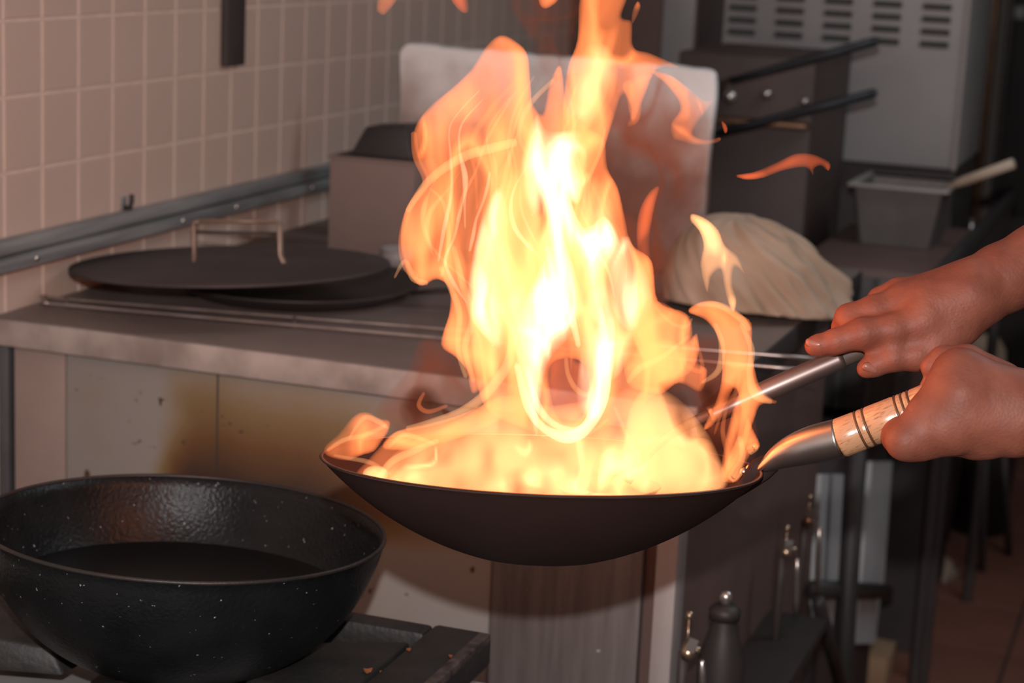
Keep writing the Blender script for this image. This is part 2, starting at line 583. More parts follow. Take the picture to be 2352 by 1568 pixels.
# each tile one piece, sharing a mesh
tv, tf = box(-0.004, 0.0, 0, TW - 0.0042, 0, TH - 0.0042)
tile_me = bpy.data.meshes.new('tile')
tile_me.from_pydata(tv, [], tf)
bm = bmesh.new(); bm.from_mesh(tile_me)
bmesh.ops.bevel(bm, geom=[e for e in bm.edges if all(v.co.x > -0.001 for v in e.verts)], offset=0.0012, segments=1, affect='EDGES')
bm.to_mesh(tile_me); bm.free()
tile_me.materials.append(M['tile'])
off = root_offset(wall_left)
Y0, Z0 = 2.0505, 1.2605
n_t = 0
for i in range(-4, 19):
    for j in range(-7, 6):
        if n_t >= 299: break
        o = bpy.data.objects.new('tile', tile_me)
        COL.objects.link(o)
        o.parent = wall_left
        o.location = Vector((WX, Y0 + i * TW + 0.0021, Z0 + j * TH + 0.0021)) - off
        n_t += 1
# the rest of the tiling, too far off to tell the pieces apart, in one part
V, F = [], []
for i in range(-43, 53):
    for j in range(-13, 15):
        if -4 <= i < 19 and -7 <= j < 6: continue
        y, z = Y0 + i * TW + 0.0021, Z0 + j * TH + 0.0021
        if z + TH > 2.6 or y + TW > 6.5 or z < 0: continue
        g = box(WX - 0.004, WX, y, y + TW - 0.0042, z, z + TH - 0.0042)
        n = len(V); V += g[0]; F += [tuple(k + n for k in q) for q in g[1]]
tag(build('tiling', (V, F), M['tile'], wall_left), kind='stuff')

floor = build('floor', box(-1.6, 2.4, -1.5, 6.6, -0.1, 0.0), M['floor_base'], origin=(0, 2.5, 0))
tag(floor, 'dark red quarry tile floor', kind='structure')
fv, ff = box(0.004, 0.296, 0.004, 0.296, -0.002, 0.004)
ft_me = bpy.data.meshes.new('floor_tile')
ft_me.from_pydata(fv, [], ff)
ft_me.materials.append(M['floor_tile'])
for i in range(-3, 7):
    for j in range(10, 21):
        o = bpy.data.objects.new('floor_tile', ft_me)
        COL.objects.link(o)
        o.parent = floor
        o.location = Vector((i * 0.3, j * 0.3, 0)) - floor.location
for nm, g, mt in (('wall_back', box(-1.6, 2.4, 6.5, 6.62, 0, 2.6), 'plaster'), ('wall_right', box(2.3, 2.42, -1.5, 6.5, 0, 2.6), 'plaster'),
                  ('wall_front', box(-1.6, 2.4, -1.62, -1.5, 0, 2.6), 'plaster'), ('ceiling', box(-1.6, 2.42, -1.62, 6.62, 2.6, 2.7), 'ceiling')):
    tag(build(nm, g, M[mt]), kind='structure')

# ------------------------------------------------------------------ fixed along the tiled wall
r = thing('wall_rail', 'grey double-channel metal rail screwed along the tiled wall', 'rail', (WX, 2.3, 1.057))
build('channel', box(WX, WX + 0.022, 1.55, 3.4, 1.075, 1.0925), M['rail'], r, bevel=0.004)
build('channel', box(WX, WX + 0.030, 1.55, 3.4, 1.0555, 1.073), M['rail'], r, bevel=0.005)
build('back_strip', box(WX, WX + 0.012, 1.55, 3.4, 1.066, 1.08), M['dark_gap'], r)
for y in (2.075, 2.44, 2.60, 2.86):
    m4 = Matrix.Translation((WX + 0.0295, y, 1.066)) @ Matrix.Rotation(math.pi / 2, 4, 'Y')
    build('screw', lathe([(0, -0.003), (0.0045, -0.003), (0.0045, 0.0012), (0.0025, 0.0028), (0, 0.003)], m4, 12), M['chrome'], r, smooth=True)
hk = thing('wall_hook', 'small dark hook above the wall rail', 'hook', (WX, 2.327, 1.0925))
build('hook_pin', tube([(WX + .001, 2.327, 1.096), (WX + .012, 2.327, 1.096), (WX + .014, 2.327, 1.106), (WX + .014, 2.327, 1.114)], 0.0035, 8), M['black_matte'], hk, smooth=True)
build('hook_plate', box(WX, WX + 0.003, 2.321, 2.333, 1.0925, 1.11), M['rail'], hk, bevel=0.001)
st = thing('wall_strip', 'narrow dark upright plate on the tiled wall', 'plate', (WX, 2.62, 1.269))
build('plate', box(WX, WX + 0.012, 2.597, 2.655, 1.269, 1.62), M['dark_gap'], st, bevel=0.003)
for z in (1.30, 1.58):
    m4 = Matrix.Translation((WX + 0.0125, 2.626, z)) @ Matrix.Rotation(math.pi / 2, 4, 'Y')
    build('screw', lathe([(0, -0.002), (0.004, -0.002), (0.004, 0.001), (0, 0.002)], m4, 10), M['dark_gap'], st)

# ------------------------------------------------------------------ steel counter
ZT = 1.0
CR = -0.488
cab = thing('counter_cabinet', 'steel base cabinet with heat-stained front under the worktop', 'cabinet', (-0.93, 2.5, 0))
FY = 2.03
build('carcass', box(-1.366, -0.507, FY + 0.012, 2.84, 0.1, 0.966), M['dark_brown'], cab)
build('edge_strip', box(-1.366, -1.352, FY - 0.004, FY + 0.012, 0.1, 0.966), M['strip'], cab, bevel=0.002)
build('front_panel', box(-1.346, -1.2745, FY, FY + 0.012, 0.1, 0.966), M['steel_warm'], cab, bevel=0.0015)
build('front_panel', box(-1.2725, -0.719, FY, FY + 0.012, 0.1, 0.966), M['rust'], cab, bevel=0.0015)
build('panel_seam', box(-1.0695, -1.0675, FY - 0.0008, FY + 0.004, 0.1, 0.966), M['dark_gap'], cab)
build('front_panel', box(-0.716, -0.541, FY - 0.006, FY + 0.008, 0.1, 0.966), M['brushed'], cab, bevel=0.0015)
build('corner_post', box(-0.525, -0.501, FY - 0.012, FY + 0.03, 0.0, 0.966), M['post'], cab, bevel=0.002)
build('side_panel', box(-0.507, -0.502, FY + 0.032, 2.84, 0.1, 0.966), M['dark_brown'], cab)
for x, y in ((-1.33, 2.08), (-1.33, 2.80), (-0.54, 2.80), (-0.9, 2.08)):
    build('foot', lathe([(0, 0), (0.022, 0), (0.022, 0.02), (0.016, 0.03), (0.016, 0.11), (0, 0.11)], Matrix.Translation((x, y, 0)), 16), M['dark_gap'], cab, smooth=True)

top = thing('steel_worktop', 'long steel worktop with a folded front edge along the tiled wall', 'worktop', (-0.93, 2.5, 0.966))
build('top_sheet', box(-1.3705, CR, 2.016, 3.0, 0.990, ZT), M['steel_top'], top, bevel=0.002)
build('front_lip', box(-1.3705, CR, 2.011, 2.019, 0.9665, ZT - 0.0005), M['steel_lip'], top, bevel=0.003)
build('side_lip', box(CR - 0.004, CR + 0.002, 2.019, 3.0, 0.9665, ZT - 0.001), M['dark_gap'], top, bevel=0.002)
build('underlay', box(-1.36, CR - 0.01, 2.03, 2.98, 0.9665, 0.99), M['dark_gap'], top)


def disc_frame(px, py, d, slope, elev):
    """4x4 frame of a round vessel: z = its axis, seen at elev degrees above its rim plane, rim long axis at slope"""
    c = P(px, py, d)
    v = (c - CAM_LOC).normalized()
    e1 = CAM_ROT @ Vector((1, -slope, 0))
    e1 = (e1 - v * e1.dot(v)).normalized()
    e2 = e1.cross(v)
    if e2.z < 0: e2 = -e2
    a = math.radians(elev)
    n = (e2 * math.cos(a) - v * math.sin(a)).normalized()
    y = n.cross(e1).normalized()
    m = Matrix((e1, y, n)).transposed().to_4x4()
    m.translation = c
    return m


# ------------------------------------------------------------------ things on the worktop
# flat round lid with strap handle, propped on a low black pan
lm = disc_frame(531, 613, 2.55, -0.018, 7.2)
lid = thing('flat_lid', 'flat round dark metal lid with a tan strap handle, on the worktop by the wall', 'lid', lm.translation - Vector((0, 0, 0.02)))
LR = 0.2035
o = build('disc', lathe([(0, 0), (LR - .006, 0), (LR, 0.0005), (LR, 0.0035), (LR - .006, 0.005), (LR * .5, 0.0075), (0, 0.009)], lm, 72), M['lid'], lid, smooth=True)
li = lm.inverted()


def lid_pt(px, py, d):
    return P(px, py, d)


h1, h2 = P(447, 612, 2.54), P(657, 617, 2.53)
t1, t2 = P(445, 510, 2.535), P(642, 513, 2.525)
hd = build('handle', tube([h1 + Vector((-.004, 0, -.002)), h1, t1 + Vector((.001, 0, -.006)), t1, t1 + Vector((.008, 0, .002))], [.004, .0048, .005, .004, .0035], 10, flat=0.6), M['lid_strap'], lid, smooth=True)
build('strap', tube([h2 + Vector((.012, 0, -.002)), h2, h2 + (t2 - h2) * .3 + Vector((-.005, 0, 0)), t2, t2 + Vector((-.008, 0, .002))], [.004, .005, .0052, .0052, .0035], 10, flat=0.6), M['lid_strap'], hd, smooth=True)
build('grip', tube([t1 + Vector((.004, 0, .002)), t2 + Vector((-.004, 0, .002))], .0028, 10), M['lid_strap'], hd, smooth=True)
build('grip_rod', tube([t1 + Vector((.004, 0, -.012)), t2 + Vector((-.002, 0, -.013))], .0018, 8), M['lid'], hd, smooth=True)
for q in (h1, h2):
    f_ = lm.copy(); f_.translation = q + Vector((0, 0, -.001))
    build('rivet_foot', lathe([(0, 0), (.014, 0), (.012, .003), (0, .004)], f_, 16), M['lid'], hd, smooth=True)

pan = thing('shallow_pan', 'black shallow pan under the flat round lid', 'pan', (-1.13, 2.30, ZT))
pm = Matrix.Translation((-1.13, 2.36, ZT + .0005))
build('pan_body', lathe([(0, 0), (.135, 0), (.165, .016), (.168, .020), (.163, .020), (.132, .004), (0, .004)], pm, 48), M['black_matte'], pan, smooth=True)
build('pan_handle', tube([(-0.965, 2.36, ZT + .017), (-0.93, 2.37, ZT + .022), (-0.87, 2.39, ZT + .026)], [.006, .007, .006], 10, flat=.5), M['black_matte'], pan, smooth=True)

# long wire-handled skimmer: two parallel rods joined by a loop at the left end
sk = thing('long_skimmer', 'long double-rod steel skimmer handle lying across the front of the worktop', 'skimmer', (-0.9, 2.16, ZT))
zr = ZT + 0.0055
a0, b0 = on(118, 684, 2, zr), on(122, 698, 2, zr)
a1, b1 = on(1880, 824, 2, zr), on(1880, 852, 2, zr)
path = catmull([a1, a0.lerp(a1, .5), a0.lerp(a1, .03), a0 + Vector((-.006, .0, .001)), (a0 + b0) / 2 + Vector((-.014, 0, .003)), b0 + Vector((-.006, 0, .001)), b0.lerp(b1, .03), b0.lerp(b1, .5), b1], 6)
build('rod', tube(path, .0022, 10), M['rod'], sk, smooth=True)
for tt in (.02, .33, .62):
    build('brace', tube([a0.lerp(a1, tt), b0.lerp(b1, tt)], .0018, 8), M['rod'], sk, smooth=True)

# brown box at the back by the wall, with a black upturned tray on it
bxo = thing('brown_box', 'plain brown box standing on the worktop beside the cutting board', 'box', (-1.18, 2.75, ZT))
build('box_body', box(-1.236, -1.10, 2.69, 2.775, ZT, 1.139), M['carton'], bxo, bevel=.002)
build('lid_flap', box(-1.239, -1.098, 2.687, 2.778, 1.139, 1.143), M['carton'], bxo, bevel=.001)
tr = thing('black_tray', 'black upturned tray on top of the brown box', 'tray', (-1.16, 2.73, 1.143))
build('tray_body', hexa([(-1.207, 2.695, 1.1455), (-1.105, 2.695, 1.1455), (-1.105, 2.772, 1.1455), (-1.207, 2.772, 1.1455)],
                        [(-1.186, 2.703, 1.188), (-1.122, 2.703, 1.194), (-1.122, 2.764, 1.194), (-1.186, 2.764, 1.188)]), M['black_matte'], tr, bevel=.004)
build('tray_rim', box(-1.222, -1.10, 2.691, 2.775, 1.143, 1.1458), M['black_matte'], tr, bevel=.0008)

# worn cutting board leaning upright
bd = thing('cutting_board', 'thick worn white cutting board standing upright behind the flames', 'board', (-0.93, 2.83, ZT))
bl, br = Vector((-1.172, 2.80, ZT)), Vector((-0.690, 2.80, ZT))
tl, tr_ = on(918, 101, 1, 2.865), on(1646, 164, 1, 2.865)
tl.z = min(tl.z, 1.32)


def rounded_quad(c, r=.018, n=6):
    out = []
    for i in range(4):
        p, a, b = c[i], c[i - 1], c[(i + 1) % 4]
        u, w = (a - p).normalized(), (b - p).normalized()
        for k in range(n + 1):
            t = k / n
            out.append((p + u * r) * (1 - t) ** 2 + p * 2 * t * (1 - t) + (p + w * r) * t ** 2)
    return out


poly = rounded_quad([bl, br, tr_, tl])
edge_ = []
for i_ in range(len(poly)):                               # chipped, slightly wavy outline
    a_, b_ = poly[i_], poly[(i_ + 1) % len(poly)]
    n_ = max(1, int((b_ - a_).length / .018))
    for k_2 in range(n_):
        q_ = a_.lerp(b_, k_2 / n_)
        edge_.append(q_ + Vector((.0012 * math.sin(41 * q_.z + i_), 0, .0014 * math.sin(47 * q_.x) + .0010 * math.sin(130 * q_.x + 1) if q_.z > 1.02 else 0)))
poly = edge_
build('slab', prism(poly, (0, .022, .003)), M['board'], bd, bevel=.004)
# a grey steel tin just left of the board's foot
tn = thing('small_tin', 'small pale tin beside the foot of the cutting board', 'tin', (-1.075, 2.62, ZT))
tm = Matrix.Translation((-1.085, 2.60, ZT))
build('tin_body', lathe([(0, 0), (.022, 0), (.022, .028), (.020, .03), (.020, .004), (0, .004)], tm, 24), M['steel_panel'], tn, smooth=True)
build('tin_rim', tube([(-1.085 + .0225 * math.cos(a / 24 * 6.2832), 2.60 + .0225 * math.sin(a / 24 * 6.2832), ZT + .029) for a in range(24)], .0018, 8, closed=True), M['steel_panel'], tn, smooth=True)


# ------------------------------------------------------------------ implicit modelling (hands, cloth)
def snet(f, lo, hi, h):
    """surface nets of f<0 on a regular grid"""
    ax = [np.arange(lo[i], hi[i] + h, h, dtype=np.float32) for i in range(3)]
    X, Y, Z = np.meshgrid(*ax, indexing='ij')
    D = f(X, Y, Z).astype(np.float32)
    S = D < 0
    n = np.array(D.shape)
    corners = [(i, j, k) for i in (0, 1) for j in (0, 1) for k in (0, 1)]
    sl = lambda A, c: A[c[0]:n[0] - 1 + c[0], c[1]:n[1] - 1 + c[1], c[2]:n[2] - 1 + c[2]]
    cnt = sum(sl(S, c).astype(np.int8) for c in corners)
    act = (cnt > 0) & (cnt < 8)
    idx = np.full(act.shape, -1, np.int64)
    cells = np.argwhere(act)
    idx[act] = np.arange(len(cells))
    vals = np.stack([sl(D, c)[act] for c in corners], 1)
    pos = np.zeros((len(cells), 3)); w = np.zeros(len(cells))
    C = np.array(corners, float)
    for a in range(8):
        for b in range(a + 1, 8):
            if np.abs(C[a] - C[b]).sum() != 1: continue
            va, vb = vals[:, a], vals[:, b]
            cr = (va < 0) != (vb < 0)
            t = np.where(cr, va / np.where(cr, va - vb, 1), 0)
            p = C[a][None] + (C[b] - C[a])[None] * t[:, None]
            pos += p * cr[:, None]; w += cr
    pos /= w[:, None]
    V = np.array(lo)[None] + (cells + pos) * h
    F = []
    for d in range(3):
        e1, e2 = (d + 1) % 3, (d + 2) % 3
        A = np.moveaxis(S, (d, e1, e2), (0, 1, 2)); I = np.moveaxis(idx, (d, e1, e2), (0, 1, 2))
        s0, s1 = A[:-1, 1:-1, 1:-1], A[1:, 1:-1, 1:-1]
        for flip, mask in ((False, s0 & ~s1), (True, ~s0 & s1)):
            q = np.argwhere(mask)
            if not len(q): continue
            i, j, k = q[:, 0], q[:, 1] + 1, q[:, 2] + 1
            quad = np.stack([I[i, j - 1, k - 1], I[i, j, k - 1], I[i, j, k], I[i, j - 1, k]], 1)
            if flip: quad = quad[:, ::-1]
            F.append(quad)
    F = np.concatenate(F)
    F = F[(F >= 0).all(1)]
    return V, F


def cone_sdf(X, Y, Z, a, ra, b, rb):
    a = np.array(a, np.float32); b = np.array(b, np.float32)
    ab = b - a
    L2 = float((ab * ab).sum()) + 1e-12
    px, py, pz = X - a[0], Y - a[1], Z - a[2]
    t = np.clip((px * ab[0] + py * ab[1] + pz * ab[2]) / L2, 0, 1)
    d = np.sqrt((px - t * ab[0]) ** 2 + (py - t * ab[1]) ** 2 + (pz - t * ab[2]) ** 2)
    return d - (ra + (rb - ra) * t)


def smin(a, b, k):
    h = np.clip(0.5 + 0.5 * (b - a) / k, 0, 1)
    return b + (a - b) * h - k * h * (1 - h)


def limb_mesh(groups, h, kjoin):
    """groups: list of (k, [(a, ra, b, rb)...]); smooth union inside a group with k, between groups with kjoin"""
    pts = []
    for k, pr in groups:
        for a, ra, b, rb in pr:
            for p, r_ in ((a, ra), (b, rb)):
                pts.append(np.array(p) - r_); pts.append(np.array(p) + r_)
    pts = np.array(pts)
    lo, hi = pts.min(0) - 3 * h, pts.max(0) + 3 * h

    def f(X, Y, Z):
        D = None
        for gi, (k, pr) in enumerate(groups):
            kj = kjoin[gi] if hasattr(kjoin, '__len__') else kjoin
            G = None
            for pm_ in pr:
                d = cone_sdf(X, Y, Z, *pm_)
                G = d if G is None else smin(G, d, k)
            D = G if D is None else smin(D, G, kj)
        return D
    return snet(f, lo, hi, h)


# beige cloth bundle on the right end of the worktop
def cloth_bundle():
    c = P(1722, 668, 2.67)
    cz = ZT
    ux = CAM_ROT @ Vector((1, 0, 0)); ux.z = 0; ux.normalize()
    uy = Vector((-ux.y, ux.x, 0))
    # silhouette of the bundle, as half-profile heights over angle
    nu, nv = 150, 60
    V, F = [], []
    from mathutils import noise as mn
    for j in range(nv + 1):
        ph = math.pi / 2 * j / nv                      # 0 = hem on the worktop, pi/2 = crown
        cp, sp_ = math.cos(ph), math.sin(ph)
        for i in range(nu):
            th = 2 * math.pi * i / nu
            ca, sa = math.cos(th), math.sin(th)
            rx = .118 if ca > 0 else .112
            taper = cp ** .62
            x = rx * ca * taper
            y = .112 * sa * taper
            z = .124 * sp_ ** .9 * (1 - .30 * max(0, ca) ** 1.5 * cp)
            x -= .012 * sp_
            tw = th if th < math.pi else th - 2 * math.pi
            x += .022 * math.exp(-(tw / .22) ** 2) * cp ** 2          # cloth corner pointing right
            w = tw + .9 * ph                                          # creases swirl up and round
            near = .35 + .65 * max(0, math.cos(tw + 1.05))
            n1 = mn.noise(Vector((w * 2.6, ph * 1.3, 1.7)))
            n2 = mn.noise(Vector((w * 6.0 + n1, ph * 2.0, 5.1)))
            n3 = 1 - abs(mn.noise(Vector((w * 3.8 + .6 * n1, ph * 1.6 + .5 * n1, 9.3)))) * 2.2
            fold = (.011 * n1 + .0035 * n2 + .008 * max(n3, -.4)) * near * (.25 + .75 * cp ** .5)
            x += fold * ca; y += fold * sa; z += fold * .5
            hem = .016 * max(0, math.cos(tw + 2.1)) * (1 - sp_) ** 2  # hem lifts off the steel on the near left
            p = Vector((c.x, c.y, cz)) + ux * x + uy * y + Vector((0, 0, max(z, 0) + hem + .001))
            V.append(tuple(p))
    for j in range(nv):
        for i in range(nu):
            i2 = (i + 1) % nu
            F.append((j * nu + i, j * nu + i2, (j + 1) * nu + i2, (j + 1) * nu + i))
    F.append(tuple(range(nu - 1, -1, -1)))
    return V, F


cb = thing('cloth_bundle', 'bulging beige cloth bundle on the right end of the worktop', 'cloth', (-0.56, 2.71, ZT))
build('cloth', cloth_bundle(), M['cloth'], cb, smooth=True)

# ------------------------------------------------------------------ gas stove with the black wok
stv = thing('gas_stove', 'low gas stove with pale top under the black wok', 'stove', (-0.85, 1.4, 0))
build('stove_body', box(-1.30, -0.60, 1.0, 1.70, 0.08, 0.765), M['steel_panel'], stv, bevel=.004)
build('stovetop', box(-1.305, -0.598, 0.995, 1.705, 0.765, 0.78), M['stove_white'], stv, bevel=.004)
build('burner', lathe([(0, .78), (.085, .78), (.085, .792), (.06, .803), (.035, .798), (0, .798)], Matrix.Translation((-.84, 1.532, 0)), 32), M['cast'], stv, smooth=True)
for x in (-1.24, -0.66):
    for y in (1.06, 1.64):
        build('leg', tube([(x, y, 0), (x, y, .085)], .018, 10), M['dark_gap'], stv)

gr = thing('wok_grate', 'black cast-iron wok grate with rust flakes around the black wok', 'grate', (-0.84, 1.5, 0.78))
gz0, gz1 = 0.812, 0.846
rb = build('right_bar', box(-.644, -.586, 1.30, 1.668, gz0, gz1), M['cast'], gr, bevel=.006)
build('worn_edge', box(-.597, -.5855, 1.306, 1.662, gz1 - .008, gz1 + .0007), M['cast_edge'], rb, bevel=.002)
build('back_bar', box(-1.10, -.645, 1.640, 1.668, gz0, gz1 - .002), M['cast'], gr, bevel=.005)
build('left_bar', box(-1.10, -1.045, 1.30, 1.630, gz0, gz1), M['cast'], gr, bevel=.006)
build('front_bar', box(-1.045, -.652, 1.30, 1.335, gz0, gz1), M['cast'], gr, bevel=.005)
build('prong', hexa([(-.765, 1.49, gz0), (-.652, 1.46, gz0), (-.652, 1.628, gz0), (-.752, 1.60, gz0)],
                    [(-.752, 1.495, gz1 - .012), (-.652, 1.463, gz1 - .006), (-.652, 1.626, gz1 - .006), (-.742, 1.597, gz1 - .012)]), M['cast'], gr, bevel=.004)
build('prong', hexa([(-1.043, 1.44, gz0), (-.925, 1.47, gz0), (-.925, 1.55, gz0), (-1.043, 1.58, gz0)],
                    [(-1.043, 1.443, gz1 + .002), (-.940, 1.475, gz1 - .010), (-.940, 1.545, gz1 - .010), (-1.043, 1.577, gz1 + .002)]), M['cast'], gr, bevel=.004)
build('prong', box(-.865, -.815, 1.337, 1.44, gz0, gz1 - .012), M['cast'], gr, bevel=.004)
for x in (-1.075, -.614):
    for y in (1.32, 1.64):
        build('foot', box(x - .012, x + .012, y - .012, y + .012, .78, gz0 + .002), M['cast'], gr)
# rust flakes lying on the prong
rngf = random.Random(5)
for k, (px, py) in enumerate(((845, 1542), (882, 1545), (940, 1493), (1035, 1508))):
    c = on(px, py, 2, gz1 - .005 if k < 2 else gz1 + .0005)
    pts = []
    for a in range(7):
        w = a / 7 * 6.283 + .6 * rngf.random()
        rr = (.0045 + .003 * rngf.random()) * (1, .8, .45, .4)[k] * (1 if a % 2 else .45)
        pts.append(c + Vector((math.cos(w) * rr, math.sin(w) * rr, 0)))
    o = build('rust_flake', prism(pts, (0, 0, .0015)), M['rust_flake'] if 'rust_flake' in M else M.setdefault('rust_flake', mat('orange_flake', (.45, .13, .035), (.35, .1, .03), .8, scale=60)))
    tag(o, ['orange flake on the grate, nearest the black wok', 'orange flake on the grate beside a pale chip', 'small orange flake on the grate behind the others', 'orange flake on the worn right bar of the grate'][k], 'flake', 'rust flakes on the grate')

# black wok (deep, holding dark oil)
bw = disc_frame(424, 1206, 1.80, 0.047, 15.2)
bwr = thing('black_wok', 'large black iron wok holding dark oil on the stove', 'wok', (bw @ Vector((0, 0, -0.128))))
R = 0.1815


def bowl(R, H, t, flat, n=22, power=1.0):
    """closed profile of a round-bottomed bowl, rim at z=0"""
    rs = (R * R + H * H) / (2 * H)
    outer = []
    for i in range(n + 1):
        u = i / n
        r_ = flat + (R - flat) * u if i else flat
        if R <= H * 1.5:
            a = math.asin(min(1, 0.0 + u * 0.985)) if False else u * math.pi / 2 * .86
            r_ = flat + (R - flat) * math.sin(a) / math.sin(math.pi / 2 * .86)
            z = -H * math.cos(a) + H * math.cos(math.pi / 2 * .86)
            z = z * H / (H - H * math.cos(math.pi / 2 * .86))
        else:
            z = rs - H - math.sqrt(max(rs * rs - r_ * r_, 0))
        outer.append((r_, z))
    z0 = outer[0][1]
    outer = [(r_, z + (-H - z0) * (1 - (i / n))) for i, (r_, z) in enumerate(outer)]
    inner = [(max(r_ - t, .001), z + t * (1 - (i / n)) * 1.0) for i, (r_, z) in enumerate(outer)]
    prof = [(0, outer[0][1])] + outer + [(R + .0012, .0006), (R + .0002, .0016), (R - t * .6, .0012)] + inner[::-1][1:] + [(0, inner[0][1])]
    return prof, inner


prof, inner = bowl(R, .128, .003, .05)
build('wok_bowl', lathe(prof, bw, 96), M['black_iron'], bwr, smooth=True)
# oil surface at 6 cm below the rim
lvl = -.060
ro = max(r_ for r_, z in inner if z < lvl) + .004
ob = build('oil', lathe([(0, lvl), (ro * .97, lvl), (ro, lvl + .001)], bw, 72), M['oil'], bwr, smooth=True)
# rim band, slightly rusty
build('rim', tube([tuple(bw @ Vector(((R - .0006) * math.cos(a / 96 * 6.28319), (R - .0006) * math.sin(a / 96 * 6.28319), .0008))) for a in range(96)], .0019, 8, closed=True),
      mat('worn_wok_rim', (.028, .016, .013), (.010, .010, .010), .5, .0, scale=25, bump=.3, bscale=200), bwr, smooth=True)

# ------------------------------------------------------------------ the flaming wok
fw = disc_frame(1243, 1063, 1.55, 0.042, 7.8)
fwr = thing('flaming_wok', 'dark carbon steel wok with a wooden handle, full of fire', 'wok', fw @ Vector((0, 0, -0.071)))
FR = 0.1705
prof, inner = bowl(FR, .0705, .0016, .055, 26)
build('wok_bowl', lathe(prof, fw, 128), M['wok_steel'], fwr, smooth=True)
build('rim', tube([tuple(fw @ Vector(((FR - .0004) * math.cos(a / 128 * 6.28319), (FR - .0004) * math.sin(a / 128 * 6.28319), .0006))) for a in range(128)], .0012, 8, closed=True), M['glow_rim_steel'], fwr, smooth=True)


def px_tube(pts, n=24, **kw):
    """pts: (px, py, depth, half-width px)"""
    c = catmull([(x, y, d, w) for x, y, d, w in pts], 6)
    return tube([P(x, y, d) for x, y, d, w in c], [max(w, .2) * d / FPX for x, y, d, w in c], n, **kw)


view_up = (CAM_ROT @ Vector((0, 0, 1)))
fe = build('ferrule', px_tube([(1738, 1081, 1.548, 6), (1760, 1068, 1.546, 17), (1790, 1049, 1.544, 29), (1825, 1034, 1.541, 38), (1870, 1020, 1.537, 44), (1929, 1006, 1.530, 46)], 32), M['ferrule'], fwr, smooth=True)
build('mount_plate', tube([P(1690, 1140, 1.535), P(1715, 1112, 1.542), P(1745, 1079, 1.548), P(1775, 1060, 1.547)], [.002, .006, .010, .008], 12, flat=.25, up=view_up), M['wok_steel'], fwr, smooth=True)
ip = fw.inverted()
for (px, py) in ((1722, 1076), (1708, 1083)):
    c = P(px, py, 1.556)
    build('rivet', lathe([(0, 0), (.0035, 0), (.003, .0015), (0, .0022)], Matrix.Translation(c) @ (CAM_LOC - c).to_track_quat('Z', 'Y').to_matrix().to_4x4(), 12), M['ferrule'], fwr, smooth=True)
wa, wb = P(1927, 1007, 1.530), P(2300, 862, 1.492)
hdir = (wb - wa)
HL = hdir.length
hm = Matrix.Translation(wa) @ hdir.to_track_quat('Z', 'Y').to_matrix().to_4x4()
hr = 45 * 1.528 / FPX
k_ = lambda px: (px - 1927) / (2300 - 1927) * HL
grooves = [k_(1980), k_(1998), k_(2072), k_(2087), k_(2102)]
prof = [(0, 0), (hr, 0), (hr + .0004, .002)]
for g in grooves:
    prof += [(hr + .0003, g - .0022), (hr - .0009, g), (hr + .0003, g + .0022)]
prof += [(hr + .001, HL * .7), (hr - .001, HL * .93), (hr - .005, HL), (0, HL)]
wh = build('wooden_handle', lathe(prof, hm, 40), M['beech'], fwr, smooth=True)
for g in grooves:
    build('burnt_ring', tube([tuple(hm @ Vector(((hr - .0004) * math.cos(a / 40 * 6.2832), (hr - .0004) * math.sin(a / 40 * 6.2832), g))) for a in range(40)], .0010, 8, closed=True), M['beech_groove'], wh, smooth=True)
# bits of food in the bowl
for k in range(5):
    a, rr = k * 2.4, .02 + .012 * k
    c = fw @ Vector((rr * math.cos(a), rr * math.sin(a), -.050 + rr * .22))
    s_ = .007 + .002 * ((k * 7) % 3)
    g = lathe([(0, -s_ * .5), (s_ * .8, -s_ * .35), (s_, 0), (s_ * .6, s_ * .45), (0, s_ * .5)], Matrix.Translation(c) @ Matrix.Rotation(k, 4, 'X') @ Matrix.Rotation(k * 1.7, 4, 'Y'), 7)
    tag(build('food_chunk', g, M['food']), 'chunk of food frying in the flaming wok', 'food', 'food chunks in the flaming wok')

# ladle
ld = thing('ladle', 'steel tube-handled ladle with dark wooden grip, held in the far hand', 'ladle', P(1645, 948, 1.60))
build('tube_handle', px_tube([(1630, 955, 1.60, 22), (1720, 915, 1.60, 24), (1830, 867, 1.60, 25), (1934, 822, 1.60, 25)], 28), M['ladle_steel'], ld, smooth=True)
build('grip', px_tube([(1930, 824, 1.60, 21), (2010, 792, 1.60, 20), (2080, 765, 1.60, 19), (2170, 728, 1.60, 17)], 20), M['ladle_wood'], ld, smooth=True)
build('shaft', px_tube([(1636, 952, 1.60, 14), (1560, 985, 1.59, 12), (1490, 1040, 1.585, 12), (1440, 1105, 1.578, 12)], 16), M['ladle_steel'], ld, smooth=True)
lb = disc_frame(1400, 1120, 1.575, 0.0, 12)
prof, _ = bowl(.040, .020, .0015, .01, 10)
build('bowl', lathe(prof, lb, 32), M['ladle_steel'], ld, smooth=True)

